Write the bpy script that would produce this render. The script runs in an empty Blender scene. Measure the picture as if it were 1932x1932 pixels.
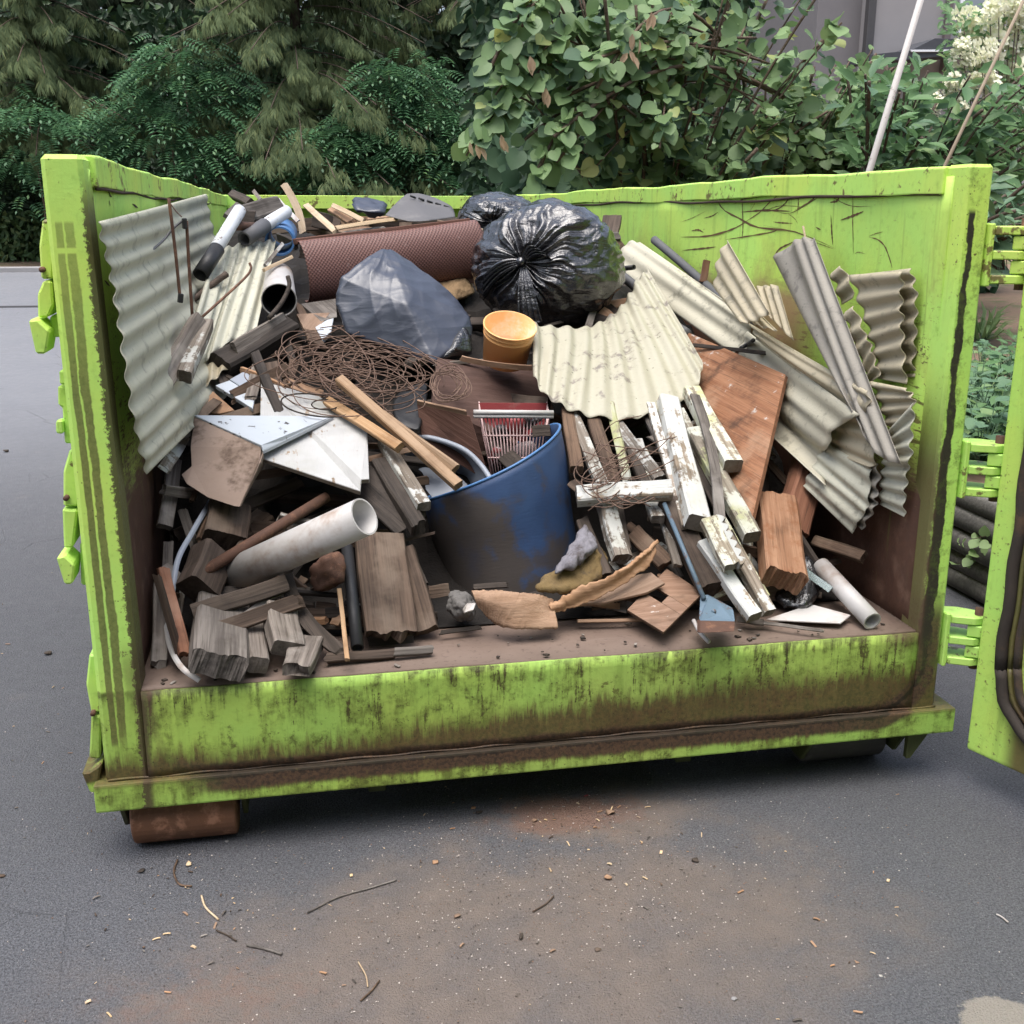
import bpy, bmesh, math, random
import numpy as np
from mathutils import Vector, Matrix

rng = random.Random(7)
nrg = np.random.default_rng(7)
scene = bpy.context.scene
C = bpy.context.collection
R = math.radians

# ------------------------------------------------------------------ camera
CAM = Vector((.5518, -2.8111, 1.7194)); YAW, PIT, ROL, FPX = .194, .2667, .0015, 2070.4
FW = Vector((math.sin(YAW)*math.cos(PIT), math.cos(YAW)*math.cos(PIT), -math.sin(PIT)))
RT = Vector((math.cos(YAW), -math.sin(YAW), 0)); UP = RT.cross(FW)
RT, UP = RT*math.cos(ROL)+UP*math.sin(ROL), UP*math.cos(ROL)-RT*math.sin(ROL)
cam_data = bpy.data.cameras.new('camera'); cam = bpy.data.objects.new('camera', cam_data); C.objects.link(cam)
cam_data.sensor_width = 36; cam_data.lens = 36*FPX/1932; cam_data.clip_start = .05; cam_data.clip_end = 400
cam.matrix_world = Matrix(((RT.x, UP.x, -FW.x, CAM.x), (RT.y, UP.y, -FW.y, CAM.y), (RT.z, UP.z, -FW.z, CAM.z), (0, 0, 0, 1)))
scene.camera = cam

# ------------------------------------------------------------------ sky and sun (soft overcast daylight)
SUN_EL, SUN_AZ = R(76), R(218)          # azimuth from +Y towards +X: behind the camera
w = bpy.data.worlds.new('World'); scene.world = w; w.use_nodes = True
wt = w.node_tree; bg = wt.nodes['Background']; sky = wt.nodes.new('ShaderNodeTexSky')
sky.sky_type = 'NISHITA'; sky.sun_disc = False; sky.sun_elevation = SUN_EL; sky.sun_rotation = SUN_AZ
sky.air_density = 1.0; sky.dust_density = 4.0; sky.ozone_density = 1.0
grey = wt.nodes.new('ShaderNodeHueSaturation'); grey.inputs['Saturation'].default_value = .68      # cloud veil: greyer than clear sky
wt.links.new(sky.outputs[0], grey.inputs['Color']); wt.links.new(grey.outputs[0], bg.inputs[0]); bg.inputs[1].default_value = .15
sl = bpy.data.lights.new('sun', 'SUN'); sl.energy = 1.3; sl.angle = R(50); sl.color = (1, .98, .95)
so = bpy.data.objects.new('sun', sl); C.objects.link(so)
sd = Vector((math.sin(SUN_AZ)*math.cos(SUN_EL), math.cos(SUN_AZ)*math.cos(SUN_EL), math.sin(SUN_EL)))
so.rotation_euler = sd.to_track_quat('Z', 'Y').to_euler()
vs = scene.view_settings; vs.view_transform = 'Standard'; vs.look = 'None'; vs.exposure = 1.15; vs.gamma = 1; vs.use_curve_mapping = False
scene.cycles.use_denoising = True; scene.cycles.max_bounces = 8; scene.cycles.transparent_max_bounces = 8

# ------------------------------------------------------------------ pixel helpers (photo pixels give directions only)
KR = {0: (0, 0, 1), 1: (0, 226.6, .3518), 2: (490.9, 302.1, .27366), 3: (830.8, 339.9, .27366), 4: (1284, 264.4, .3354),
      5: (226.6, 679.8, .3128), 6: (755.3, 679.8, .27366), 7: (1132.9, 679.8, .3128), 8: (0, 264.4, .3128),
      9: (1252, 0, .3518), 10: (604.2, 0, .3518), 11: (0, 0, .3518), 12: (0, 830.8, .391), 13: (1623.9, 755.3, .3911), 14: (1132.2, 377.6, .3319)}
def pix(k, x, y): a, b, s = KR[k]; return a+x*s, b+y*s
def ray(k, x, y):
    px, py = pix(k, x, y); return FW + RT*((px-966)/FPX) + UP*((966-py)/FPX)
def onY(k, x, y, Y): d = ray(k, x, y); return CAM + d*((Y-CAM.y)/d.y)
def onX(k, x, y, X): d = ray(k, x, y); return CAM + d*((X-CAM.x)/d.x)
def onZ(k, x, y, Z): d = ray(k, x, y); return CAM + d*((Z-CAM.z)/d.z)
PY_ = [-1, .0, .25, .5, 1.0, 1.5, 2.1, 3.0, 4.0, 7]; PZ_ = [.5, .5, .52, .75, 1.02, 1.22, 1.37, 1.53, 1.61, 1.68]
def prof(Y): return float(np.interp(Y, PY_, PZ_))
def W(k, x, y, off=0.0):
    """point where the line of sight meets the heap's slope, then `off` metres nearer"""
    d = ray(k, x, y); lo, hi = (0-CAM.y)/d.y - .3, (6.2-CAM.y)/d.y
    t = lo
    while t < hi and CAM.z + d.z*t > prof(CAM.y + d.y*t): t += .02
    p = CAM + d*(t-off)
    if p.x > 2.30: p = onX(k, x, y, 2.30-.3*off)
    elif p.x < .125 and d.x < 0: p = onX(k, x, y, .125+.3*off)
    return p
def onYc(k, x, y, Y):
    """onY kept between the side walls"""
    d = ray(k, x, y); p = CAM + d*((Y-CAM.y)/d.y)
    if p.x > 2.32: p = onX(k, x, y, 2.32)
    elif p.x < .12: p = onX(k, x, y, .12)
    return p
def mpp(p, k): return (p-CAM).dot(FW)/FPX*KR[k][2]      # metres for one pixel of view k at p

# ------------------------------------------------------------------ object helpers
def link(name, me, parent=None, mat=None, loc=None):
    o = bpy.data.objects.new(name, me); C.objects.link(o)
    if mat is not None and me is not None:
        me.materials.append(mat)
    if parent is not None: o.parent = parent
    if loc is not None: o.location = loc
    return o
def tag(o, label, cat, group=None, kind=None):
    if label: o['label'] = label
    if cat: o['category'] = cat
    if group: o['group'] = group
    if kind: o['kind'] = kind
    return o
def empty(name, loc=(0, 0, 0)):
    o = bpy.data.objects.new(name, None); C.objects.link(o); o.location = loc; return o
def mesh(name, vs_, fs, smooth=False):
    me = bpy.data.meshes.new(name); me.from_pydata([tuple(v) for v in vs_], [], fs); me.update()
    if smooth: me.polygons.foreach_set('use_smooth', [True]*len(me.polygons))
    return me
def from_bm(name, bm, smooth=False):
    bmesh.ops.recalc_face_normals(bm, faces=bm.faces)
    me = bpy.data.meshes.new(name); bm.to_mesh(me); bm.free()
    if smooth: me.polygons.foreach_set('use_smooth', [True]*len(me.polygons))
    return me
def child(name, me, parent, mat):
    """a part whose mesh is given in world coordinates"""
    o = link(name, me, parent, mat)
    pw = parent.location.copy(); p = parent.parent
    while p is not None: pw += p.location; p = p.parent
    o.location = -pw
    return o
def recenter(o):
    """move a world-coordinate mesh's origin to its own base"""
    me = o.data; n = len(me.vertices); a = np.empty(n*3); me.vertices.foreach_get('co', a); a = a.reshape(-1, 3)
    c = (a.min(0)+a.max(0))/2; c[2] = a[:, 2].min()
    a -= c; me.vertices.foreach_set('co', a.ravel()); me.update(); o.location = c
    return o
def bm_box(bm, lo, hi, bev=0.0, seg=1):
    r = bmesh.ops.create_cube(bm, size=1)
    vv = r['verts']
    for v in vv:
        v.co = Vector([lo[i]+(v.co[i]+.5)*(hi[i]-lo[i]) for i in range(3)])
    if bev:
        es = list({e for v in vv for e in v.link_edges})
        bmesh.ops.bevel(bm, geom=es, offset=bev, segments=seg, affect='EDGES', profile=.6)
def box(name, lo, hi, bev=.004, seg=1):
    bm = bmesh.new(); bm_box(bm, lo, hi, bev, seg); return from_bm(name, bm)
def prism(name, pts, vec, bev=.003):
    """polygon of world points extruded by vec"""
    bm = bmesh.new(); vv = [bm.verts.new(p) for p in pts]; f = bm.faces.new(vv)
    r = bmesh.ops.extrude_face_region(bm, geom=[f])
    bmesh.ops.translate(bm, verts=[g for g in r['geom'] if isinstance(g, bmesh.types.BMVert)], vec=vec)
    if bev: bmesh.ops.bevel(bm, geom=list(bm.edges), offset=bev, segments=1, affect='EDGES')
    return from_bm(name, bm)
def tube_arrays(pts, r, n=6, caps=True, taper=None):
    pts = [Vector(p) for p in pts]; V, F = [], []
    m = len(pts); ref = Vector((.31, .17, .93)); prev = None
    for i, p in enumerate(pts):
        t = (pts[min(i+1, m-1)]-pts[max(i-1, 0)]).normalized()
        if prev is None:
            a = t.cross(ref)
            if a.length < 1e-3: a = t.cross(Vector((1, 0, 0)))
        else: a = prev - t*prev.dot(t)
        a.normalize(); prev = a; b = t.cross(a)
        rr = r if taper is None else r*(1+(taper-1)*i/(m-1))
        for j in range(n):
            th = 2*math.pi*j/n; V.append(p+(a*math.cos(th)+b*math.sin(th))*rr)
    for i in range(m-1):
        for j in range(n):
            k = (j+1) % n; F.append((i*n+j, i*n+k, (i+1)*n+k, (i+1)*n+j))
    if caps: F.append(tuple(range(n))[::-1]); F.append(tuple(range((m-1)*n, m*n)))
    return V, F
def tube(name, pts, r, n=8, smooth=True, taper=None):
    V, F = tube_arrays(pts, r, n, True, taper); return mesh(name, V, F, smooth)
def tubes(name, lst, n=4):
    V, F = [], []
    for pts, r in lst:
        v, f = tube_arrays(pts, r, n); k = len(V); V += v; F += [tuple(i+k for i in q) for q in f]
    return mesh(name, V, F, True)
def spline(pts, n):
    pts = [Vector(p) for p in pts]
    if len(pts) == 2: return [pts[0].lerp(pts[1], i/(n-1)) for i in range(n)]
    ext = [pts[0]*2-pts[1]]+pts+[pts[-1]*2-pts[-2]]; out = []
    L = len(pts)-1
    for i in range(n):
        u = i/(n-1)*L; k = min(int(u), L-1); t = u-k; p0, p1, p2, p3 = ext[k:k+4]
        out.append(.5*((2*p1)+(p2-p0)*t+(2*p0-5*p1+4*p2-p3)*t*t+(3*p1-p0-3*p2+p3)*t*t*t))
    return out

# ------------------------------------------------------------------ material builder
class V:
    def __init__(s, m, o): s.m, s.o = m, o
    def __add__(s, b): return s.m.math('ADD', s, b)
    __radd__ = __add__
    def __sub__(s, b): return s.m.math('SUBTRACT', s, b)
    def __rsub__(s, b): return s.m.math('SUBTRACT', b, s)
    def __mul__(s, b): return s.m.math('MULTIPLY', s, b)
    __rmul__ = __mul__
    def __truediv__(s, b): return s.m.math('DIVIDE', s, b)
class Mat:
    def __init__(s, name):
        s.mat = bpy.data.materials.new(name); s.mat.use_nodes = True; s.t = s.mat.node_tree; s.n = s.t.nodes
        s.b = s.n['Principled BSDF']; s.c = {}
    def put(s, v, inp):
        if isinstance(v, V): s.t.links.new(v.o, inp)
        elif isinstance(v, (tuple, list)) and inp.type == 'RGBA': inp.default_value = (*v[:3], 1)
        else: inp.default_value = v
    def math(s, op, a, b=None, c=None):
        n = s.n.new('ShaderNodeMath'); n.operation = op; s.put(a, n.inputs[0])
        if b is not None: s.put(b, n.inputs[1])
        if c is not None: s.put(c, n.inputs[2])
        return V(s, n.outputs[0])
    def mn(s, a, b): return s.math('MINIMUM', a, b)
    def mx(s, a, b): return s.math('MAXIMUM', a, b)
    def ab(s, a): return s.math('ABSOLUTE', a)
    def src(s, node, out):
        if node not in s.c: s.c[node] = s.n.new(node)
        return V(s, s.c[node].outputs[out])
    @property
    def obj(s): return s.src('ShaderNodeTexCoord', 'Object')
    @property
    def pos(s): return s.src('ShaderNodeNewGeometry', 'Position')
    @property
    def isl(s): return s.src('ShaderNodeNewGeometry', 'Random Per Island')
    @property
    def nrm(s): return s.src('ShaderNodeNewGeometry', 'Normal')
    @property
    def rnd(s): return s.src('ShaderNodeObjectInfo', 'Random')
    def sep(s, v):
        n = s.n.new('ShaderNodeSeparateXYZ'); s.put(v, n.inputs[0]); return [V(s, o) for o in n.outputs]
    def mapv(s, v, sc=(1, 1, 1), loc=(0, 0, 0), rot=(0, 0, 0)):
        n = s.n.new('ShaderNodeMapping'); s.put(v, n.inputs[0]); n.inputs[1].default_value = loc; n.inputs[2].default_value = rot; n.inputs[3].default_value = sc
        return V(s, n.outputs[0])
    def offs(s, v, amt):
        """shift coordinates by a per-object random amount"""
        n = s.n.new('ShaderNodeVectorMath'); n.operation = 'ADD'; s.put(v, n.inputs[0])
        k = s.n.new('ShaderNodeCombineXYZ'); r = s.rnd*amt
        for i in range(3): s.put(r*(1+.37*i), k.inputs[i])
        s.t.links.new(k.outputs[0], n.inputs[1]); return V(s, n.outputs[0])
    def noise(s, v, sc, det=4, ro=.55, dist=0, col=False):
        n = s.n.new('ShaderNodeTexNoise'); s.put(v, n.inputs['Vector']); n.inputs['Scale'].default_value = sc
        n.inputs['Detail'].default_value = det; n.inputs['Roughness'].default_value = ro; n.inputs['Distortion'].default_value = dist
        return V(s, n.outputs[1 if col else 0])
    def vor(s, v, sc, feat='F1', rand=1):
        n = s.n.new('ShaderNodeTexVoronoi'); n.feature = feat; s.put(v, n.inputs['Vector']); n.inputs['Scale'].default_value = sc
        n.inputs['Randomness'].default_value = rand
        return V(s, n.outputs[0])
    def vorc(s, v, sc):
        n = s.n.new('ShaderNodeTexVoronoi'); s.put(v, n.inputs['Vector']); n.inputs['Scale'].default_value = sc; return V(s, n.outputs[1])
    def wave(s, v, sc, dist=2, det=2, dsc=1.5, dirn='Y'):
        n = s.n.new('ShaderNodeTexWave'); s.put(v, n.inputs['Vector']); n.bands_direction = dirn
        n.inputs['Scale'].default_value = sc; n.inputs['Distortion'].default_value = dist; n.inputs['Detail'].default_value = det; n.inputs['Detail Scale'].default_value = dsc
        return V(s, n.outputs[1])
    def ss(s, v, a, b, lo=0., hi=1.):
        n = s.n.new('ShaderNodeMapRange'); n.interpolation_type = 'SMOOTHSTEP'; s.put(v, n.inputs[0])
        s.put(a, n.inputs[1]); s.put(b, n.inputs[2]); n.inputs[3].default_value = lo; n.inputs[4].default_value = hi
        return V(s, n.outputs[0])
    def mix(s, f, a, b, mode='MIX'):
        n = s.n.new('ShaderNodeMix'); n.data_type = 'RGBA'; n.blend_type = mode; n.clamp_factor = True
        s.put(f, n.inputs[0]); s.put(a, n.inputs[6]); s.put(b, n.inputs[7]); return V(s, n.outputs[2])
    def hsv(s, col, h=.5, sat=1., val=1.):
        n = s.n.new('ShaderNodeHueSaturation'); s.put(h, n.inputs[0]); s.put(sat, n.inputs[1]); s.put(val, n.inputs[2]); s.put(col, n.inputs[4]); return V(s, n.outputs[0])
    def bump(s, h, st=.5, d=.01):
        n = s.n.new('ShaderNodeBump'); n.inputs['Strength'].default_value = st; n.inputs['Distance'].default_value = d
        s.put(h, n.inputs['Height']); s.t.links.new(n.outputs[0], s.b.inputs['Normal']); return s
    def out(s, col, rough=.7, metal=0., spec=.4, **kw):
        s.put(col, s.b.inputs['Base Color']); s.put(rough, s.b.inputs['Roughness']); s.put(metal, s.b.inputs['Metallic']); s.put(spec, s.b.inputs['Specular IOR Level'])
        for k, v in kw.items(): s.put(v, s.b.inputs[k.replace('_', ' ')])
        return s
    def leafy(s, col, amt=.35):
        """mix in light that comes through a thin leaf or sheet"""
        tr = s.n.new('ShaderNodeBsdfTranslucent'); s.put(col, tr.inputs[0]); mx = s.n.new('ShaderNodeMixShader'); mx.inputs[0].default_value = amt
        s.t.links.new(s.b.outputs[0], mx.inputs[1]); s.t.links.new(tr.outputs[0], mx.inputs[2])
        s.t.links.new(mx.outputs[0], s.n['Material Output'].inputs[0]); return s
# ================================================================== materials
MT = {}
W_, H_, L_, PL, ZB, ZT, ZF, PR = 2.44, 1.8475, 6.3153, .0865, .1621, .2425, .497, .0803
LIME = (.46, .75, .16); LIME2 = (.57, .75, .13); RUSTB = (.085, .045, .03); GRIME = (.022, .018, .013)
def rbox(m, x, z, x0, x1, z0, z1, r):
    """signed distance to a rounded rectangle in the plane of the opening"""
    qx = m.ab(x-(x0+x1)/2)-((x1-x0)/2-r); qz = m.ab(z-(z0+z1)/2)-((z1-z0)/2-r)
    ax, az = m.mx(qx, 0.), m.mx(qz, 0.)
    return m.math('SQRT', ax*ax+az*az)+m.mn(m.mx(qx, qz), 0.)-r
def paint_base(m, v):
    n1 = m.noise(v, 2.2, 5); n2 = m.noise(v, 38, 4, .6)
    c = m.mix(m.ss(n1, .35, .68), LIME, LIME2)
    c = m.mix(m.ss(n2, .5, .8)*.35, c, (.20, .36, .05))
    n3 = m.noise(v, 1.1, 6, .65); c = m.mix(m.ss(n3, .45, .7)*.35, c, (.52, .66, .24))
    vs_ = m.noise(m.mapv(v, (16, 16, 1.0)), 1, 5, .65); c = m.mix(m.ss(vs_, .54, .72)*.42, c, (.19, .28, .055))
    chip = m.noise(v, 21, 6, .75)+(n3-.5)*.5; c = m.mix(m.ss(chip, .635, .675)*.85, c, (.11, .06, .035))
    return c, n1, n2
# painted front frame, beam, latches
def mk_front():
    m = Mat('lime_paint_front'); p = m.pos; x, y, z = m.sep(p)
    c, n1, n2 = paint_base(m, p)
    drip = m.noise(m.mapv(p, (40, 40, 3.5)), 1.0, 6, .72, .5); fine = m.noise(p, 85, 6, .7); big = m.noise(p, 4.5, 6, .65); blot = m.noise(p, 17, 6, .72)
    wob = (m.noise(p, 7, 4)-.5)*.05 + (m.noise(p, 30, 3)-.5)*.02
    sill = m.ss(z, .505, .492)*m.ss(z, .10, .15)
    # olive film in blots, dark runs from the top edge, brown towards the lower edge
    c = m.mix(sill*.42, c, (.16, .23, .04))
    film = m.ss(big*.6+blot*.7+(drip-.5)*.5, .56, .80)*sill
    c = m.mix(film*.8, c, (.095, .115, .024))
    c = m.mix(m.ss(blot+(fine-.5)*.5, .57, .68)*sill*.55, c, (.07, .075, .02))
    runs = m.ss(drip+(fine-.5)*.5+(big-.5)*.5, .58, .66)*m.ss(z, .20, .40)*sill
    c = m.mix(runs*.85, c, m.mix(n2, (.035, .032, .012), (.085, .055, .025)))
    top = m.ss(z+(drip-.5)*.20+(fine-.5)*.04, .462, .490)*sill*(m.ss(m.noise(p, 2.3, 4), .4, .65)*.8+.15)
    c = m.mix(top*.8, c, (.028, .026, .012))
    brown = m.mix(m.ss(fine, .3, .7), (.048, .030, .018), (.125, .072, .032)); brown = m.mix(m.ss(drip, .45, .7)*.5, brown, (.16, .105, .045))
    low = m.ss(z+wob*1.2+(drip-.5)*.22+(blot-.5)*.10-m.ss(x, .2, 2.0)*.075, .335, .262)*sill*m.ss(z, .225, .245)
    c = m.mix(low*.92, c, brown)
    sill2 = m.ss(z, .24, .235)*m.ss(x+(blot-.5)*.3, .22, .40)*m.ss(x+(blot-.5)*.3, 2.28, 2.05)
    bm_ = m.ss(drip*.8+(fine-.5)*.5+m.ss(z, .165, .235)*.5, .52, .76)*sill2
    c = m.mix(bm_*.9, c, brown)
    # print left by the door seal
    d = rbox(m, x, z, .10, W_-.045, .232, H_+.6, .17)+wob*.5+(fine-.5)*.012
    band = m.ss(m.ab(d), .046, .026)*m.ss(z, .66, .52)*m.ss(x+z*.5, .25, .42)
    bc = m.mix(m.ss(m.ab(d+.008)+(fine-.5)*.01, .012, .004)*.8, m.mix(m.ss(fine, .35, .65), (.045, .030, .022), (.115, .066, .04)), (.02, .016, .013))
    c = m.mix(band*.95, c, bc)
    # right post: one broad torn strip of old rubber
    wb2 = (m.noise(m.mapv(p, (1, 1, .6)), 11, 4, .6)-.5)*.035; wid = m.ss(z, 1.7, .5)*.010+.006+(m.noise(p, 15, 4, .65)-.42)*.022
    dr = m.ab(x-(W_-.055)-wb2+(fine-.5)*.006)
    rp = m.ss(dr-wid, .004, -.001)*m.ss(z, 1.735, 1.715)*m.ss(x, 2.2, 2.3)*m.ss(z, .40, .52)
    c = m.mix(rp, c, m.mix(fine, (.014, .013, .011), (.06, .05, .035)))
    ro = m.ss(x+(fine-.5)*.03, W_-.062, W_-.078)*m.ss(x, 2.2, 2.3)*m.ss(z, 1.35, .95)*m.ss(z, .40, .52)
    c = m.mix(ro*.9, c, m.mix(fine, (.06, .035, .022), (.13, .075, .05)))
    c = m.mix(m.ss(blot+(fine-.5)*.4, .47, .66)*m.ss(x, 2.36, 2.38)*.6, c, (.085, .12, .028))
    # left post: two dull strips with runs of fresh paint between, grime on the inner edge
    dl = (m.noise(m.mapv(p, (1, 1, .55)), 12, 4, .6)-.5)*.022 + (m.noise(p, 70, 3)-.5)*.006
    gap = m.ss(m.ab(z-1.63), .004, .009)*m.ss(z, 1.70, 1.69)
    xl = x+m.ss(z, 1.6, .4)*-.006
    s1 = m.ss(m.ab(xl-.021+dl*.5), .0098, .0070)*gap*m.ss(z, .33, .36); s2 = m.ss(m.ab(xl-.045+dl), .0120, .0085)*gap*m.ss(z, .3, .42)
    c = m.mix(m.mx(s1, s2)*(m.ss(z, 1.75, 1.2)*.35+.5), c, m.mix(m.ss(fine+blot*.4, .5, .9), (.075, .068, .026), (.17, .16, .055)))
    e = m.ss(x+(fine-.5)*.05+(blot-.5)*.02-m.ss(z, 1.75, .5)*.012, .074, .080)*m.ss(x, .2, .12)
    e = e*m.ss(z, 1.84, 1.70)*m.mx(m.ss(z, .44, .53), m.ss(x+(blot-.5)*.05, .125, .105))
    c = m.mix(e*.9, c, m.mix(fine, (.03, .022, .015), (.12, .08, .045)))
    c = m.mix(m.ss(fine+(blot-.5)*.8, .66, .74)*.6, c, (.10, .085, .03))
    spk = m.ss(m.vor(p, 60), .16, .10)*m.ss(big, .45, .6)
    c = m.mix(spk*.8, c, (.03, .025, .015))
    m.bump(fine+drip*.4+blot*.4, .3, .004)
    return m.out(c, m.ss(fine, .3, .7)*.25+.48, spec=.3).mat
MT['front'] = mk_front()
def mk_wall():
    m = Mat('lime_paint_inside'); p = m.pos; x, y, z = m.sep(p)
    c, n1, n2 = paint_base(m, p)
    fine = m.noise(p, 60, 5, .65); big = m.noise(p, 3, 5, .6); st = m.noise(m.mapv(p, (9, 9, 60)), 1, 4, .6); vert = m.noise(m.mapv(p, (40, 40, 1.6)), 1, 4)
    fade = m.ss(n1, .4, .7)
    c = m.mix(fade*.3, c, (.42, .68, .16))
    # scraped to rusty plate below; ragged edge
    lim = 1.02-m.ss(y, .15, 1.6)*-.22
    rust = m.ss(z-lim+(big-.5)*.5+(st-.5)*.35, .10, -.10)
    scr = m.ss(st+(big-.5)*.6, .56, .64)*m.ss(z, 1.62, 1.15)
    rc = m.mix(n2, (.105, .05, .032), (.055, .032, .024)); rc = m.mix(m.ss(m.noise(p, 11, 5), .5, .75)*.6, rc, (.20, .12, .085))
    stn = m.ss(m.noise(m.mapv(p, (1, 1, .8)), 2.1, 6, .72), .53, .70)*m.ss(z, 1.76, 1.5); c = m.mix(stn*.42, c, m.mix(n2, (.34, .26, .10), (.20, .13, .06)))
    c = m.mix(scr*.85, c, rc); c = m.mix(rust, c, rc)
    pk = m.ss(z+(m.noise(p, 6, 3)-.5)*.14, 1.50, 1.40)*m.ss(y, .75, 1.05)*m.ss(x, 1.2, 1.4)*m.ss(y, 3.2, 2.4)
    c = m.mix(pk*.85, c, m.mix(big, (.38, .17, .12), (.30, .19, .13)))
    fl = m.noise(m.mapv(p, (1, 55, 110)), 1, 4, .65)+(m.noise(p, 9, 4, .6)-.5)*.7
    c = m.mix(m.ss(fl, .60, .66)*m.ss(y, .75, .12)*m.ss(z, 1.62, 1.25)*.95, c, rc)
    c = m.mix(m.ss(m.noise(m.mapv(p, (1, 30, 160)), 1, 3), .68, .74)*.5*m.ss(big, .4, .6), c, (.17, .13, .06))
    c = m.mix(m.ss(vert, .62, .74)*.35, c, (.12, .16, .04))
    m.bump(fine+rust*.3, .3, .004)
    return m.out(c, .55, spec=.3).mat
MT['wall'] = mk_wall()
def mk_rim():
    m = Mat('lime_paint_rim'); p = m.pos
    c, n1, n2 = paint_base(m, p); f = m.noise(p, 26, 5, .65); g = m.noise(p, 5, 3)
    c = m.mix(m.ss(f+(g-.5)*.6, .6, .68)*.85, c, (.12, .055, .035))
    m.bump(f, .3, .004); return m.out(c, .5).mat
MT['rim'] = mk_rim()
def mk_floor():
    m = Mat('rusty_floor_plate'); p = m.pos; a = m.noise(p, 5, 6, .6); b = m.noise(p, 60, 4); s = m.noise(m.mapv(p, (3, 40, 1)), 1, 4)
    c = m.mix(a, (.11, .075, .058), (.20, .145, .115)); c = m.mix(m.ss(b, .55, .75)*.6, c, (.07, .045, .035)); c = m.mix(m.ss(s, .6, .75)*.4, c, (.26, .20, .17))
    m.bump(b, .4, .004); return m.out(c, .75).mat
MT['floor'] = mk_floor()
def mk_simple(name, c1, c2, sc=8, rough=.6, metal=0., bump=.3, dirt=None, dsc=5, dlo=.5, dhi=.7, spec=.4, stretch=(1, 1, 1), **kw):
    m = Mat(name); v = m.offs(m.obj, 9.); v2 = m.mapv(v, stretch); a = m.noise(v2, sc, 5, .6); b = m.noise(v, sc*9, 4)
    c = m.mix(a, c1, c2)
    if dirt: c = m.mix(m.ss(m.noise(v2, dsc, 5, .62)+(b-.5)*.25, dlo, dhi), c, dirt)
    c = m.hsv(c, .5, 1., m.rnd*.3+.85)
    m.bump(a+b*.6, bump, .004)
    return m.out(c, rough, metal, spec, **kw).mat
MT['underframe'] = mk_simple('olive_underframe', (.10, .12, .03), (.05, .05, .025), 12, dirt=(.03, .025, .02))
MT['roller_rust'] = mk_simple('rusty_roller', (.20, .085, .04), (.10, .055, .035), 14, .8, dirt=(.30, .15, .09), dsc=20)
MT['roller_grey'] = mk_simple('grey_roller', (.09, .085, .075), (.05, .045, .04), 14, .7, dirt=(.14, .13, .11), dsc=9)
MT['rubber'] = mk_simple('old_seal_rubber', (.03, .026, .022), (.06, .045, .035), 18, .8, dirt=(.10, .06, .035), dsc=8)
MT['scratch'] = mk_simple('bare_scratch', (.16, .10, .035), (.10, .05, .03), 30, .8)
MT['seam'] = mk_simple('rust_seam', (.03, .022, .016), (.07, .04, .028), 40, .9)
def mk_door():
    m = Mat('lime_paint_door'); p = m.obj; x, y, z = m.sep(p)
    c, n1, n2 = paint_base(m, p); f = m.noise(p, 60, 5, .65); g = m.noise(p, 6, 5, .6)
    r = m.ss(z+(g-.5)*.9, .55, .25)*m.ss(x, .10, .17)
    c = m.mix(r*.9, c, m.mix(n2, (.15, .075, .035), (.07, .04, .025)))
    d = m.ab(rbox(m, x, z, .11, 2.235, .243, 1.745, .185)+(g-.5)*.05+(f-.5)*.02)
    c = m.mix(m.ss(d, .05, .025)*.9, c, m.mix(f, (.05, .032, .02), (.13, .075, .035)))
    c = m.mix(m.ss(f+(g-.5)*.5, .58, .68)*.8, c, (.10, .085, .035))
    m.bump(f, .3, .004); return m.out(c, .5).mat
MT['door'] = mk_door()

# wood: grain runs along the board's own X
def mk_wood(name, c1, c2, dark=(.03, .022, .016), paint=None, cover=.5, moss=None, rough=.8, rot=0., grain=1., pale=None, dk=.55):
    m = Mat(name); v = m.offs(m.obj, 23.); x, y, z = m.sep(m.obj)
    g = m.noise(m.mapv(v, (2.2, 55, 55)), 1, 5, .6); g2 = m.noise(m.mapv(v, (6, 190, 190)), 1, 3); a = m.noise(v, 7, 5, .6); f = m.noise(v, 90, 4)
    c = m.mix(m.ss(g, .3, .7), c1, c2); c = m.mix(m.ss(g2, .52, .7)*.55*grain, c, dark)
    c = m.mix(m.ss(a, .5, .72)*dk, c, dark)
    if pale: c = m.mix(m.ss(m.noise(v, 4.1, 5), .52, .66)*.7, c, pale)
    if paint:
        pn = m.noise(v, 9, 6, .68)+(g-.5)*.5+(f-.5)*.2
        pm = m.ss(pn, cover-.04, cover+.05)
        pc = m.mix(m.noise(v, 14, 4), paint, tuple(k*.72 for k in paint))
        pc = m.mix(m.ss(m.noise(v, 5, 5), .5, .75)*.4, pc, (.28, .27, .2))
        if moss: pc = m.mix(m.ss(m.noise(v, 6.3, 5), .46, .68)*.85, pc, moss)
        c = m.mix(pm, c, pc)
    if rot: c = m.mix(m.ss(m.noise(v, 16, 6, .7), .5, .66)*rot, c, (.20, .08, .035))
    vt = m.n.new('ShaderNodeVectorTransform'); vt.vector_type = 'NORMAL'; vt.convert_from = 'WORLD'; vt.convert_to = 'OBJECT'; m.put(m.nrm, vt.inputs[0])
    nx = m.sep(V(m, vt.outputs[0]))[0]; end = m.ss(m.ab(nx), .62, .85)
    c = m.mix(end*(.9 if paint else .6), c, m.mix(f, tuple(k*.28 for k in c1), tuple(k*.55 for k in c2)))
    c = m.hsv(c, .5, m.rnd*.3+.9, m.rnd*.55+.72)
    m.bump(g+g2*.7+f*.3, .55, .004)
    return m.out(c, rough, spec=.25).mat
MT['w_grey'] = mk_wood('weathered_grey_wood', (.085, .073, .064), (.215, .19, .168), pale=(.29, .265, .24))
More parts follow.
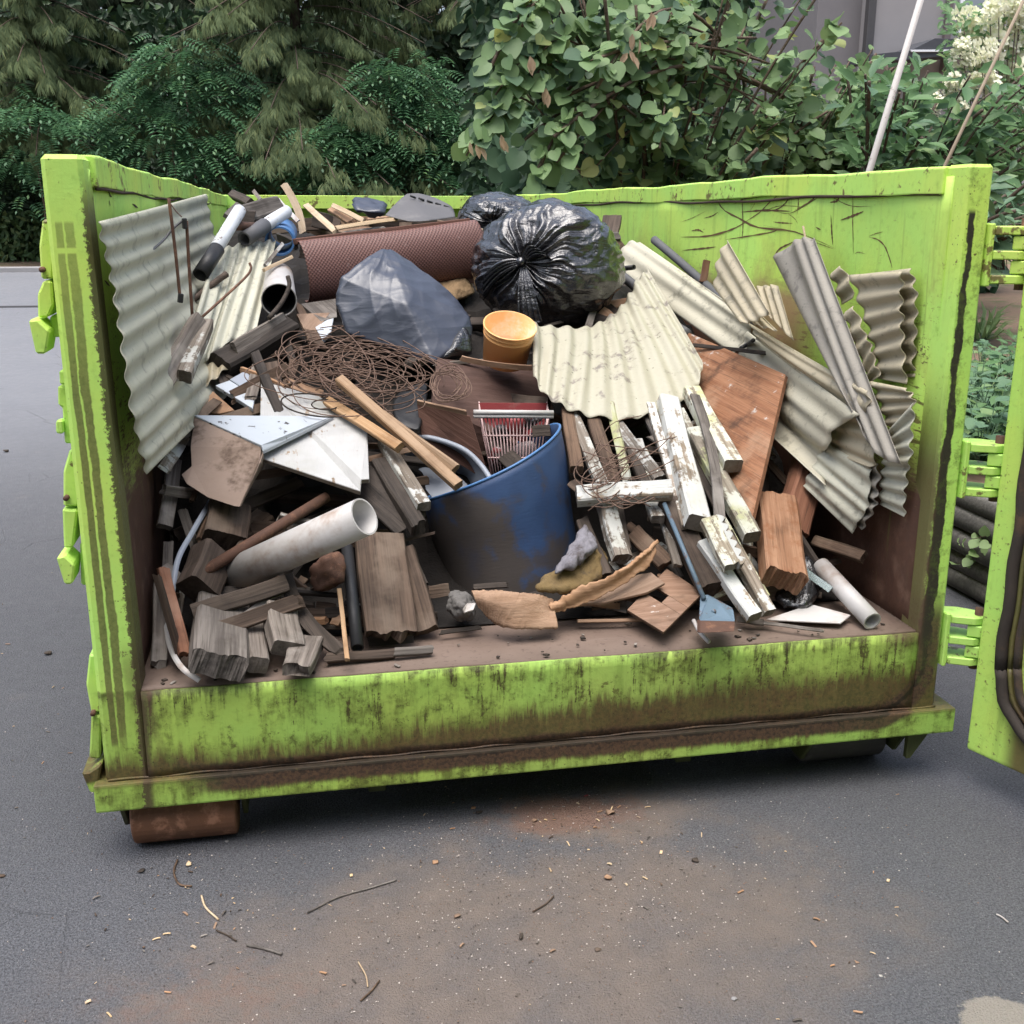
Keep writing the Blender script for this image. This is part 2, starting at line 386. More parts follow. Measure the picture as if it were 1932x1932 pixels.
MT['w_brown'] = mk_wood('weathered_brown_wood', (.050, .034, .025), (.125, .087, .064), pale=(.17, .13, .10))
MT['w_dark'] = mk_wood('wet_dark_wood', (.035, .028, .023), (.075, .06, .05), (.012, .01, .009))
MT['w_tan'] = mk_wood('fresh_sawn_wood', (.28, .185, .115), (.37, .265, .18), (.15, .09, .055), grain=.7)
MT['w_pale'] = mk_wood('pale_lath_wood', (.50, .37, .24), (.58, .46, .32), (.30, .2, .12), grain=.4)
MT['w_white'] = mk_wood('white_painted_wood', (.20, .16, .12), (.30, .26, .21), paint=(.50, .505, .485), cover=.43, moss=None)
MT['w_moss'] = mk_wood('mossy_white_wood', (.20, .17, .13), (.32, .28, .22), paint=(.62, .62, .54), cover=.46, moss=(.36, .37, .16))
MT['w_worn'] = mk_wood('worn_white_wood', (.15, .125, .10), (.27, .235, .20), paint=(.55, .55, .52), cover=.53)
MT['w_red'] = mk_wood('reddish_plywood', (.20, .095, .055), (.31, .165, .10), (.06, .035, .025), paint=(.50, .46, .42), cover=.70, pale=(.36, .23, .155), dk=.9)
MT['w_redb'] = mk_wood('reddish_beam', (.17, .075, .045), (.27, .13, .08), (.05, .03, .02), pale=(.34, .2, .14))
MT['w_rot'] = mk_wood('rotten_orange_wood', (.23, .12, .07), (.34, .20, .125), (.09, .045, .025), rot=.6)
MT['w_choc'] = mk_wood('painted_brown_board', (.10, .055, .043), (.135, .078, .062), (.05, .03, .025), grain=.25)
MT['w_card'] = mk_wood('torn_brown_board', (.27, .17, .11), (.36, .24, .165), (.12, .07, .045), grain=.4)
MT['w_slot'] = mk_wood('spattered_brown_board', (.17, .11, .08), (.24, .165, .125), paint=(.65, .65, .63), cover=.7, grain=.5)
MT['ply_edge'] = mk_wood('plywood_edge', (.20, .14, .09), (.30, .22, .15))
def mk_fibre(name, c1, c2, grime=.5, tint=(.12, .115, .09), tr=.12):
    m = Mat(name); v = m.offs(m.obj, 5.); a = m.noise(v, 4, 5, .6); f = m.noise(m.mapv(v, (1, 1, 2.5)), 55, 4, .7); b = m.noise(v, 16, 6, .7)
    c = m.mix(a, c1, c2); c = m.mix(m.ss(f, .5, .8)*.35, c, tuple(k*.7 for k in c2))
    c = m.mix(m.ss(b+(a-.5)*.6, .56, .72)*grime, c, tint); c = m.mix(m.ss(m.vor(v, 23), .13, .06)*grime*.7, c, (.05, .045, .035))
    m.bump(f+b*.5, .35, .003); m.out(c, .5, spec=.4)
    return m.leafy(c, tr).mat
MT['f_cream'] = mk_fibre('cream_fibreglass', (.57, .54, .425), (.49, .46, .355), .5)
MT['f_moss'] = mk_fibre('mossy_fibreglass', (.47, .45, .36), (.41, .385, .28), .85, (.19, .16, .145))
MT['f_grey'] = mk_fibre('grey_green_fibreglass', (.57, .56, .455), (.48, .47, .37), .5)
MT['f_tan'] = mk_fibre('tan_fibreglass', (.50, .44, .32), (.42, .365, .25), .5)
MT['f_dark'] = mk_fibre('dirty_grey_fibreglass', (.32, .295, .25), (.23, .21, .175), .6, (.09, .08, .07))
def mk_bag(name, col, rough, cr=.5, sc=9, mot=.4, coat=.6):
    m = Mat(name); v = m.offs(m.obj, 3.); n = m.noise(v, sc, 6, .6, 1.2); n2 = m.noise(v, sc*3.5, 4, .6, .6)
    r = m.ab(n-.5)*2+m.ab(m.noise(m.mapv(v, (1, 1, .5)), sc*1.9, 3, .5, 1.5)-.5)*.9
    m.bump(r*-1.+n2*.25+m.ab(m.noise(m.mapv(v, (2, 2, 11)), 2, 4, .5, .8)-.5)*1.2, cr, .02)
    c = m.mix(m.ss(n2, .6, .75)*mot, col, tuple(min(1, k*2.2+.01) for k in col))
    return m.out(c, rough, spec=.8, Coat_Weight=coat, Coat_Roughness=.12).mat
MT['bag_black'] = mk_bag('black_bag_plastic', (.010, .010, .012), .20, .55, 6)
MT['bag_blue'] = mk_bag('blue_grey_bag_plastic', (.030, .037, .058), .40, .10, 2.2, 0., 0.)
MT['p_white'] = mk_simple('dirty_white_plastic', (.50, .49, .48), (.42, .40, .38), 5, .45, dirt=(.26, .18, .13), dsc=6, dlo=.45, dhi=.8)
MT['p_whitepipe'] = mk_simple('white_pipe_paint', (.60, .62, .64), (.50, .52, .55), 8, .5, dirt=(.13, .09, .075), dsc=14, dlo=.58, dhi=.66)
MT['p_black'] = mk_simple('black_plastic', (.012, .012, .013), (.025, .025, .027), 10, .5, dirt=(.08, .07, .06), dsc=6, dlo=.6, dhi=.9)
MT['p_tote'] = mk_simple('dull_grey_plastic', (.085, .083, .085), (.125, .12, .12), 4, .6, dirt=(.19, .18, .17), dsc=6, dlo=.5, dhi=.9)
MT['p_grey'] = mk_simple('grey_plastic', (.33, .36, .41), (.25, .28, .33), 4, .42, dirt=(.15, .13, .12), dsc=5, dlo=.55, dhi=.9)
MT['p_dgrey'] = mk_simple('dark_grey_tube', (.075, .075, .08), (.12, .12, .125), 10, .6, dirt=(.2, .19, .18), dsc=9, dlo=.6, dhi=.9)
MT['p_ltblue'] = mk_simple('blue_plastic_pipe', (.06, .16, .36), (.09, .22, .45), 6, .4, dirt=(.2, .2, .22), dsc=9, dlo=.6, dhi=.9)
MT['p_orange'] = mk_simple('orange_stained_plastic', (.80, .36, .10), (.78, .46, .20), 9, .5, dirt=(.74, .55, .38), dsc=6, dlo=.45, dhi=.7)
MT['p_pink'] = mk_simple('faded_pink_plastic', (.66, .50, .48), (.58, .38, .36), 9, .5, dirt=(.35, .2, .18), dsc=9, dlo=.6, dhi=.8)
MT['p_red'] = mk_simple('dark_red_plastic', (.30, .045, .05), (.24, .05, .05), 9, .5, dirt=(.30, .13, .11), dsc=7)
MT['paper'] = mk_simple('crumpled_white_paper', (.62, .57, .57), (.48, .42, .42), 14, .8, dirt=(.30, .19, .18), dsc=11)
def mk_barrel():
    m = Mat('muddy_blue_plastic'); v = m.obj; x, y, z = m.sep(v); n = m.noise(v, 4.2, 4, .55, .8); f = m.noise(v, 60, 4)
    q = m.ss(n+(f-.5)*.14+z*.8+x*.3+(m.noise(v, 13, 5, .65)-.5)*.25, .60, .78)
    mud = m.mix(m.noise(v, 9, 5), (.075, .062, .054), (.048, .043, .042)); mud = m.mix(m.ss(m.noise(v, 5, 4), .5, .7)*.5, mud, (.03, .04, .075))
    c = m.mix(q, mud, m.mix(m.noise(v, 12, 4), (.022, .042, .10), (.04, .085, .19)))
    c = m.mix(m.ss(z, .36, .385)*.0, c, (.1, .2, .4))
    m.bump(m.noise(m.mapv(v, (1, 1, 5)), 30, 4), .2, .003); return m.out(c, .55).mat
MT['barrel'] = mk_barrel()
def mk_screen():
    m = Mat('brown_punched_sheet'); x, y, z = m.sep(m.obj)
    s = m.math('SINE', x*2*math.pi/.017)*m.math('SINE', y*2*math.pi/.017); n = m.noise(m.offs(m.obj, 3.), 6, 5)
    c = m.mix(n, (.13, .06, .048), (.19, .095, .078)); c = m.mix(m.ss(s, .2, .6)*.8, c, (.045, .022, .018))
    c = m.mix(m.ss(m.noise(m.obj, 22, 5, .7), .6, .75)*.4, c, (.33, .25, .23))
    m.bump(s, .5, .002); return m.out(c, .5).mat
MT['screen'] = mk_screen()
MT['rust'] = mk_simple('rusty_iron', (.13, .06, .035), (.07, .04, .03), 30, .8, dirt=(.2, .10, .06), dsc=25)
MT['wire'] = mk_simple('rusty_wire', (.20, .125, .09), (.13, .08, .06), 12, .8)
MT['bluetool'] = mk_simple('blue_painted_steel', (.12, .18, .235), (.075, .11, .145), 12, .55, dirt=(.10, .06, .045), dsc=16, dlo=.55, dhi=.65)
MT['galv'] = mk_simple('dull_sheet_metal', (.36, .38, .40), (.25, .27, .29), 6, .4, .6, dirt=(.10, .09, .08), dsc=14, dlo=.58, dhi=.66)
MT['lamin'] = mk_simple('chipped_white_laminate', (.52, .56, .61), (.44, .48, .52), 5, .4, dirt=(.05, .04, .035), dsc=24, dlo=.62, dhi=.66)
MT['stain'] = mk_simple('stained_brown_panel', (.22, .155, .115), (.33, .25, .205), 7, .8, dirt=(.10, .065, .045), dsc=6)
MT['wply'] = mk_wood('white_painted_plywood', (.26, .19, .13), (.33, .26, .19), paint=(.47, .47, .465), cover=.37)
MT['yellow_rag'] = mk_simple('yellow_brown_cloth', (.22, .145, .05), (.12, .085, .045), 14, .9, dirt=(.06, .045, .03), dsc=9, bump=1.)
MT['lav_rag'] = mk_simple('pale_lavender_cloth', (.21, .20, .225), (.10, .095, .105), 14, .8, dirt=(.06, .05, .05), dsc=9, bump=1.)
MT['grey_rag'] = mk_simple('grey_felt', (.16, .15, .14), (.08, .075, .07), 12, .95, bump=.8)
MT['foam'] = mk_simple('brown_batt', (.22, .145, .075), (.13, .085, .045), 16, .95, bump=.9)
MT['heap'] = mk_simple('shade_dark_debris', (.009, .007, .006), (.018, .014, .011), 13, .95, bump=1., dirt=(.012, .010, .009), dsc=9)  # near-black colour stands in for deep shade in the heap's hollows
def mk_glass():
    m = Mat('cloudy_glass'); n = m.noise(m.obj, 9, 4); return m.out(m.mix(n, (.55, .68, .68), (.4, .5, .5)), .15, Transmission_Weight=.6, Alpha=.75).mat
MT['glass'] = mk_glass()

# ground
def mk_asphalt():
    m = Mat('worn_asphalt'); p = m.pos; x, y, z = m.sep(p)
    a = m.noise(p, 1.1, 5, .6); agg = m.noise(p, 150, 3, .7); v1 = m.vor(p, 210); mid = m.noise(p, 14, 5, .6); big = m.noise(p, .55, 4)
    c = m.mix(a, (.080, .083, .094), (.118, .119, .130))
    c = m.mix(m.ss(agg, .42, .62)*.7, c, (.026, .026, .030)); c = m.mix(m.ss(v1, .26, .12)*m.ss(m.noise(p, 60, 2), .45, .6)*.75, c, (.32, .31, .31)); c = m.mix(m.ss(m.noise(p, 34, 5, .7), .5, .72)*.35, c, (.05, .05, .056))
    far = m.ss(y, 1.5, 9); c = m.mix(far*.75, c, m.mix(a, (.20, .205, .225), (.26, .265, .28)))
    # earth trodden and spilled in front of the opening
    def blob(cx, cy, rx, ry, n=.9):
        dx, dy = (x-cx)/rx, (y-cy)/ry; d = m.math('SQRT', dx*dx+dy*dy)
        return m.ss(d+(m.noise(p, 2.6, 6, .62)-.5)*n*1.9, 1.0, .35)
    e = m.mx(blob(1.05, -.55, 1.25, .60, .5), m.mx(blob(.45, -.85, .7, .5, .6), blob(1.35, -.05, .45, .25)))
    ec = m.mix(mid, (.112, .088, .073), (.185, .148, .124)); 
    e2 = m.ss(m.noise(p, 32, 6, .75)+(mid-.5)*.5+e*.35, .45, .75); c = m.mix(e*(e2*.52+.36)*(m.ss(m.noise(p, 4.5, 5, .65), .3, .62)*.4+.6), c, ec)
    o = m.mx(blob(1.28, -.01, .34, .19, .9), m.mx(blob(.30, -.62, .36, .22, 1.1), blob(.10, -.92, .40, .16, 1.1))*.45)
    rgh = m.noise(p, 26, 6, .78); c = m.mix(o*m.ss(rgh+(mid-.5)*.6+o*.25, .54, .72)*.55, c, m.mix(agg, (.10, .045, .03), (.22, .11, .07)))
    s = blob(2.0, -1.0, .16, .10, 1.1); c = m.mix(m.ss(s+(rgh-.5)*1.2, .35, .6)*.7, c, (.28, .25, .21))
    pal = m.ss(m.noise(p, 3.1, 5), .62, .8)*m.ss(x, .3, -.4); c = m.mix(pal*.35, c, (.22, .19, .17))
    ck = m.vor(m.mapv(p, (1, 1, 1)), 2.4, 'DISTANCE_TO_EDGE')+(m.noise(p, 12, 4)-.5)*.03
    ckm = m.ss(ck, .012, .004)*m.ss(m.noise(p, .8, 2), .5, .6)*m.ss(x, .1, -.3); c = m.mix(ckm*.35, c, (.018, .018, .02))
    m.bump(agg+v1*-.8+ckm*-1.+mid*.4, .8, .005)
    return m.out(c, m.ss(mid, .3, .8)*.2+.62, spec=.35).mat
MT['asphalt'] = mk_asphalt()
MT['earth'] = mk_simple('dry_earth', (.20, .135, .09), (.13, .09, .06), 6, .95, dirt=(.09, .10, .04), dsc=3, dlo=.5, dhi=.7, bump=1.)
MT['kerb'] = mk_simple('concrete_kerb', (.30, .29, .28), (.22, .21, .21), 8, .9)
MT['tar'] = mk_simple('dark_tar_seam', (.035, .035, .038), (.05, .05, .055), 9, .8)
MT['log'] = mk_wood('grey_garden_log', (.10, .095, .085), (.19, .18, .165), (.03, .03, .027), moss=None)
MT['bark'] = mk_wood('brown_bark', (.10, .07, .05), (.17, .125, .095), (.03, .022, .017))
MT['stake_w'] = mk_simple('white_stake', (.62, .58, .55), (.5, .46, .43), 12, .6, dirt=(.3, .25, .22), dsc=15, dlo=.6, dhi=.7)
MT['stake_b'] = mk_simple('brown_cane', (.30, .24, .17), (.22, .17, .12), 12, .7)
# foliage: colours vary from leaf to leaf
def mk_leaf(name, c1, c2, c3=None, p3=.12, tr=.3, rough=.5, spec=.35, zg=None):
    m = Mat(name); i = m.isl; c = m.mix(i, c1, c2)
    if c3: c = m.mix(m.ss(m.math('FRACT', i*37.7), 1-p3, 1-p3*.6), c, c3)
    c = m.mix(m.ss(m.noise(m.pos, 1.3, 3), .35, .7)*.45, c, tuple(k*1.5 for k in c2))
    m.out(c, rough, spec=spec); return m.leafy(c, tr).mat
MT['l_cedar'] = mk_leaf('olive_cedar_foliage', (.065, .098, .045), (.118, .150, .064), (.15, .175, .07), .15, .25, .7, .2)
MT['l_cedard'] = mk_leaf('dark_cedar_foliage', (.020, .030, .020), (.040, .055, .030), None, tr=.15, rough=.8, spec=.1)
MT['l_locust'] = mk_leaf('blue_green_leaflets', (.050, .125, .062), (.085, .185, .085), (.13, .24, .09), .12, .35)
MT['l_ivy'] = mk_leaf('dark_ivy_leaves', (.018, .040, .021), (.038, .074, .034), (.07, .115, .04), .15, .2)
MT['l_bram'] = mk_leaf('green_bramble_leaves', (.035, .075, .028), (.075, .13, .045), (.13, .17, .06), .15, .3)
MT['l_hazel'] = mk_leaf('broad_matt_leaves', (.130, .215, .090), (.205, .305, .130), (.36, .37, .11), .07, .35, .5, .4)
MT['l_hazeld'] = mk_leaf('broad_inner_leaves', (.055, .11, .062), (.10, .165, .088), None, tr=.3, rough=.5)
MT['l_walnut'] = mk_leaf('pointed_leaves', (.095, .19, .085), (.15, .265, .11), (.22, .32, .13), .12, .4)
MT['l_hosta'] = mk_leaf('bluish_border_leaves', (.075, .15, .085), (.13, .22, .12), (.2, .3, .12), .12, .3)
MT['l_lily'] = mk_leaf('strap_leaves', (.17, .28, .09), (.27, .37, .16), None, tr=.3)
MT['l_dry'] = mk_leaf('dry_brown_leaves', (.36, .24, .15), (.46, .33, .22), None, tr=.2, rough=.8)
MT['l_bloom'] = mk_leaf('cream_florets', (.72, .70, .50), (.80, .79, .66), (.60, .66, .36), .2, .3)
MT['house'] = mk_simple('taupe_render', (.17, .16, .165), (.22, .205, .205), 3, .9)
MT['house2'] = mk_simple('light_taupe_render', (.26, .245, .245), (.31, .29, .285), 3, .9)
MT['slate'] = mk_simple('dark_shingle', (.035, .037, .045), (.06, .062, .07), 12, .8)
MT['trimw'] = mk_simple('white_trim', (.75, .76, .78), (.68, .69, .71), 5, .5)
MT['trimd'] = mk_simple('dark_trim', (.05, .048, .05), (.075, .07, .07), 5, .6)
MT['trimb'] = mk_simple('brown_downpipe', (.12, .095, .09), (.16, .13, .125), 5, .6)
MT['pane'] = mk_simple('window_pane', (.22, .25, .28), (.28, .31, .34), 2, .12)
# ================================================================== ground
def gz(Y): return .043*max(0, Y-6.5)
def strip(name, x0, x1, ys, dz, mat, nx=1):
    Vv, F = [], []
    for Y in ys:
        for i in range(nx+1): Vv.append((x0+(x1-x0)*i/nx, Y, gz(Y)+dz))
    for j in range(len(ys)-1):
        for i in range(nx): a = j*(nx+1)+i; F.append((a, a+1, a+nx+2, a+nx+1))
    return tag(link(name, mesh(name, Vv, F), None, mat), None, None, kind='structure')
strip('ground', -150, 150, [-80, 0, 6.5, 20, 40, 160], -.008, MT['earth'])
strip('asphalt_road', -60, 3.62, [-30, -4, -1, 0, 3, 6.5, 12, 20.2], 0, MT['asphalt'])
tag(link('tar_seam', tube('tar_seam', [(x, 14.6+.12*math.sin(x*1.3), gz(14.6)) for x in np.linspace(-30, 3, 60)], .03, 5), None, MT['tar']), None, None, kind='structure')
kb = bmesh.new(); bm_box(kb, (-60, 20.2, gz(20.2)-.1), (3.6, 20.42, gz(20.2)+.10), .02); tag(link('kerb', from_bm('kerb', kb), None, MT['kerb']), None, None, kind='structure')
# garden bed behind the log edging
bv, bf = [], []
for j, Y in enumerate(np.linspace(-3, 22, 40)):
    for i, X in enumerate(np.linspace(3.62, 18, 24)):
        bv.append((X, Y, .46+.045*max(0, Y-1)+.03*math.sin(X*5+Y*3)*math.cos(Y*4)))
for j in range(39):
    for i in range(23): a = j*24+i; bf.append((a, a+1, a+25, a+24))
tag(link('garden_bed', mesh('garden_bed', bv, bf, True), None, MT['earth']), None, None, kind='structure')
lg = empty('log_edging', (3.57, 2, 0))
tag(lg, 'low retaining edge of stacked grey round logs beside the container', 'log wall')
for i in range(5):
    Vv, F = [], []
    r0 = .052; z = .05+.098*i; n = 12
    pts = [(3.57+.012*math.sin(i*2.1)+.008*math.sin(Y*1.7+i), Y, z+.006*math.sin(Y*1.1+i*2)) for Y in np.linspace(-1.6+.3*(i % 2), 7, 24)]
    me = tube('log', pts, r0, 10)
    o = child('log', me, lg, MT['log'])

# ================================================================== the container
D = empty('waste_container', (1.22, 3.1, 0))
tag(D, 'large lime green steel waste container with its end door swung open', 'dumpster')
def wall_grid(name, fn, nu, nv, mat, th, parent=D):
    Vv = [fn(i/nu, j/nv) for j in range(nv+1) for i in range(nu+1)]; F = []
    for j in range(nv):
        for i in range(nu): a = j*(nu+1)+i; F.append((a, a+1, a+nu+2, a+nu+1))
    o = child(name, mesh(name, Vv, F, True), parent, mat); md = o.modifiers.new('plate', 'SOLIDIFY'); md.thickness = th; md.offset = -1
    return o
def dent(a, b, s=1.): return s*(.006*math.sin(a*2.1+b*3.3)+.005*math.sin(a*4.7-b*2.2+1)+.003*math.sin(a*9+b*5))
XR = W_-PR
wall_grid('side_wall', lambda u, v: (PL+dent(u*6, v*2), .06+u*(L_-.07), ZF-.05+v*(H_-.03-ZF+.05)), 60, 14, MT['wall'], .012)
wall_grid('side_wall', lambda u, v: (XR+dent(u*6+2, v*2), L_-.01-u*(L_-.07), ZF-.05+v*(H_-.03-ZF+.05)), 60, 14, MT['wall'], .012)
wall_grid('end_wall', lambda u, v: (PL-.01+u*(XR-PL+.02), L_+dent(u*3, v*2), ZF-.05+v*(H_-.03-ZF+.05)), 24, 10, MT['wall'], .012)
wall_grid('floor_plate', lambda u, v: (PL-.01+u*(XR-PL+.02), .012+v*(L_-.01), ZF+dent(u*4, v*9, .3)-.002), 24, 40, MT['floor'], .012)
def rim(name, path, prof_, wob, mat=MT['rim'], parent=D):
    """sweep a closed profile (side offset, height) along a path, with dents"""
    Vv, F = [], []; n = len(prof_); m = len(path)
    for i, p in enumerate(path):
        t = (Vector(path[min(i+1, m-1)])-Vector(path[max(i-1, 0)])).normalized(); s = Vector((t.y, -t.x, 0))
        dz = wob*(math.sin(i*.9)*.5+math.sin(i*.37+1)*.8+math.sin(i*2.3)*.25); dx = wob*.6*math.sin(i*.71+2)
        for a, b in prof_: Vv.append(Vector(p)+s*(a+dx)+Vector((0, 0, b+dz)))
    for i in range(m-1):
        for j in range(n): k = (j+1) % n; F.append((i*n+j, i*n+k, (i+1)*n+k, (i+1)*n+j))
    F.append(tuple(range(n))[::-1]); F.append(tuple(range((m-1)*n, m*n)))
    o = child(name, mesh(name, Vv, F, False), parent, mat); md = o.modifiers.new('edge', 'BEVEL'); md.width = .004; md.segments = 2; md.limit_method = 'ANGLE'
    return o
RP = [(-.10, -.075), (.012, -.075), (.012, -.004), (.004, 0), (-.10, 0)]
ys = lambda a, b, n: np.linspace(a, b, n)
rim('top_rail', [(PL, y, H_) for y in ys(.10, 4.2, 34)], [(a, b) for a, b in RP], .0045)
rim('top_rail', [(PL-.006, y, H_-.008) for y in ys(4.2, L_, 16)], RP, .002)
rim('top_rail', [(XR, y, H_) for y in ys(L_, .095, 46)], RP, .006)
rim('top_rail', [(x, L_, H_-.004) for x in ys(PL-.09, XR+.09, 20)], [(-.012, -.10), (.10, -.10), (.10, 0), (-.012, 0)][::-1], .001)
def seam(pts, r): return child('weld_seam', tube('weld_seam', pts, r, 5), D, MT['seam'])
seam([(PL+.008, y, H_-.079+.005*math.sin(y*3)+.003*math.sin(y*9)) for y in ys(.11, 4.2, 50)], .0045)
seam([(XR-.008, y, H_-.080+.006*math.sin(y*2.6)+.003*math.sin(y*8)) for y in ys(.11, L_, 60)], .0055)
# outer stiffeners and skins
for y in np.arange(.55, 6.2, .62):
    child('side_rib', box('side_rib', (.012, y, ZT+.003), (PL-.012, y+.09, H_-.08), .008), D, MT['front'])
    child('side_rib', box('side_rib', (XR+.014, y, ZT+.003), (W_-.008, y+.09, H_-.08), .008), D, MT['front'])
child('bottom_rail', box('bottom_rail', (.004, .12, ZB+.004), (PL-.003, L_, ZT+.09), .008), D, MT['front'])
child('bottom_rail', box('bottom_rail', (XR+.003, .12, ZB+.004), (W_-.004, L_, ZT+.09), .008), D, MT['front'])
# front posts, sill, beam
child('corner_post', prism('corner_post', [(-.006, 0, ZT-.004), (PL+.022, 0, ZT-.004), (PL, 0, H_), (-.006, 0, H_)], (0, .115, 0), .011), D, MT['front'])
child('corner_post', prism('corner_post', [(XR-.004, 0, ZT-.004), (W_, 0, ZT-.004), (W_, 0, H_), (XR, 0, H_)], (0, .105, 0), .009), D, MT['front'])
sx0, sx1 = PL+.018, XR-.002
wall_grid('sill_panel', lambda u, v: (sx0+u*(sx1-sx0), .006+.5*dent(u*8, v, .5), ZF-.003-v*(ZF-ZT)), 60, 8, MT['front'], .008)
bm = bmesh.new(); bm_box(bm, (-.036, -.022, ZB), (W_+.06, .12, ZT), .006, 2)
child('bumper_beam', from_bm('bumper_beam', bm), D, MT['front'])
child('weld_seam', tube('weld_seam', [(x, -.001, ZT+.003+.002*math.sin(x*31)) for x in ys(.0, W_, 120)], .004, 5), D, MT['front'])
# underframe
for px in (712, 1290):
    x = onY(0, px, 1490 if px < 900 else 1432, .14).x
    child('skid_rail', box('skid_rail', (x-.026, .14, .055), (x+.026, L_-.1, ZB+.01), .004), D, MT['underframe'])
for y in (.6, 1.6, 2.6, 3.6, 4.6, 5.6):
    child('cross_member', box('cross_member', (.1, y, .10), (W_-.1, y+.06, ZB+.06), .004), D, MT['underframe'])
def cyl_x(name, x0, x1, y, z, r, n=36):
    bm = bmesh.new(); prof_ = [(0, .2), (0, .86), (.012, .97), (.03, 1), (.97, 1), (.988, .97), (1, .86), (1, .2)]
    rings = [[bm.verts.new((x0+(x1-x0)*a, y+math.cos(2*math.pi*i/n)*r*b, z+math.sin(2*math.pi*i/n)*r*b)) for i in range(n)] for a, b in prof_]
    for q in range(len(rings)-1):
        for i in range(n): bm.faces.new((rings[q][i], rings[q][(i+1) % n], rings[q+1][(i+1) % n], rings[q+1][i]))
    bm.faces.new(rings[0]); bm.faces.new(rings[-1]); return from_bm(name, bm, False)
rl = child('roller', cyl_x('roller', .040, .325, .105, .092, .092), D, MT['roller_rust']); rl['label'] = 'rust brown roller under the latch side'
rr = child('roller', cyl_x('roller', 2.085, 2.36, .19, .078, .078), D, MT['roller_grey']); rr['label'] = 'dull grey roller under the hinge side'
child('roller', cyl_x('roller', .045, .325, 5.9, .088, .088), D, MT['roller_rust']); child('roller', cyl_x('roller', 2.085, 2.36, 5.9, .078, .078), D, MT['roller_grey'])
for x in (.012, .338, 2.055, 2.372):
    child('roller_bracket', prism('roller_bracket', [(x, .02, ZB+.004), (x, .30, ZB+.004), (x, .20, .05), (x, .10, .05)], (.014, 0, 0), .002), D, MT['underframe'])
child('gusset', prism('gusset', [(2.38, .03, ZB+.003), (2.47, .03, ZB+.003), (2.395, .03, .055), (2.38, .03, .055)], (0, .02, 0), .002), D, MT['underframe'])
# latches down the left edge
def latch(k, block, lever, hook, plate, yb):
    e = empty('latch', (0, 0, 0)); e.parent = D; e.location = (0, 0, 0)
    def pc(name, poly, y, dy, mat=MT['front']):
        pts = [onY(k, px, py, y) for px, py in poly]
        o = link(name, prism(name, pts, (0, dy, 0), .005), e, mat); o.location = -D.location
        return o
    pc('latch_block', block, yb, .13, MT['rim']); pc('lever', lever, yb-.005, .10); pc('hook', hook, yb-.03, .10); pc('mount_plate', plate, yb+.03, .08)
    c = sum((onY(k, px, py, yb-.012) for px, py in lever), Vector())/len(lever)
    o = link('pin', tube('pin', [c+Vector((0, -.004, .07)), c+Vector((0, .03, .07))], .007, 10), e, MT['rust']); o.location = -D.location
latch(8, [(255, 478), (312, 478), (325, 640), (318, 838), (248, 838), (235, 640)], [(262, 845), (312, 850), (322, 1000), (290, 1070), (228, 1072), (225, 930)],
      [(170, 1085), (225, 1080), (300, 1150), (275, 1290), (215, 1290)], [(300, 1060), (360, 1050), (378, 1188), (300, 1190)], .04)
latch(12, [(335, 45), (375, 45), (385, 200), (378, 320), (305, 320), (305, 150)], [(330, 335), (375, 335), (352, 520), (308, 520), (300, 330)],
      [(270, 565), (310, 555), (360, 600), (350, 695), (310, 697)], [(385, 495), (420, 490), (435, 700), (390, 700)], .04)
latch(12, [(430, 1035), (480, 1035), (495, 1200), (498, 1310), (440, 1315), (415, 1180)], [(440, 1330), (490, 1330), (485, 1540), (430, 1535)],
      [(392, 1605), (430, 1600), (490, 1560), (470, 1700), (435, 1705)], [(490, 1540), (535, 1560), (540, 1690), (490, 1690)], .04)
sc_ = empty('catch_plate', (0, 0, 0)); sc_.parent = D
for nm, poly, y, dy in (('latch_block', [(355, 1390), (410, 1390), (412, 1475), (360, 1475)], .03, .06), ('mount_plate', [(348, 1482), (400, 1490), (445, 1830), (390, 1830), (375, 1610), (350, 1600)], .045, .05),
                        ('bolt', [(335, 1700), (345, 1690), (380, 1690), (384, 1770), (350, 1774), (337, 1765)], .03, .03)):
    o = link(nm, prism(nm, [onY(8, a, b, y) for a, b in poly], (0, dy, 0), .004), sc_, MT['front']); o.location = -D.location
# hinges and the open door on the right
for hx, hy in ((1785, 1195), (1803, 880), (1868, 480)):
    zc = onY(0, hx, hy, .04).z; h = empty('hinge', (0, 0, 0)); h.parent = D
    def hp(nm, me, mat=MT['rim']):
        o = link(nm, me, h, mat); o.location = -D.location
    hp('mount_plate', box('mount_plate', (W_+.001, -.012, zc-.085), (W_+.016, .085, zc+.085), .003))
    for dz in (-.078, -.012, .054):
        hp('hinge_leaf', prism('hinge_leaf', [(W_+.017, .085, zc+dz), (W_+.017, -.012, zc+dz), (W_+.075, -.045, zc+dz), (W_+.125, -.04, zc+dz), (W_+.13, .01, zc+dz), (W_+.08, .06, zc+dz)], (0, 0, .024), .003))
    for dz in (-.051, .015):
        hp('knuckle', prism('knuckle', [(W_+.06, -.03, zc+dz), (W_+.10, -.055, zc+dz), (W_+.16, -.045, zc+dz), (W_+.15, .01, zc+dz), (W_+.10, .02, zc+dz)], (0, 0, .036), .003))
    hp('pin', tube('pin', [(W_+.103, -.018, zc-.095), (W_+.103, -.018, zc+.10)], .013, 12), MT['rust'])
dd = Vector((.357, -.934, 0)).normalized(); door = empty('door', Vector((2.526, -.055, 0))-D.location); door.parent = D
door.rotation_euler = (0, 0, math.atan2(dd.y, dd.x)); door['label'] = 'open lime green end door with a worn rubber seal'
DZ0, DZ1, DWD = .118, 1.84, 2.34
def dl(nm, me, mat): return link(nm, me, door, mat)
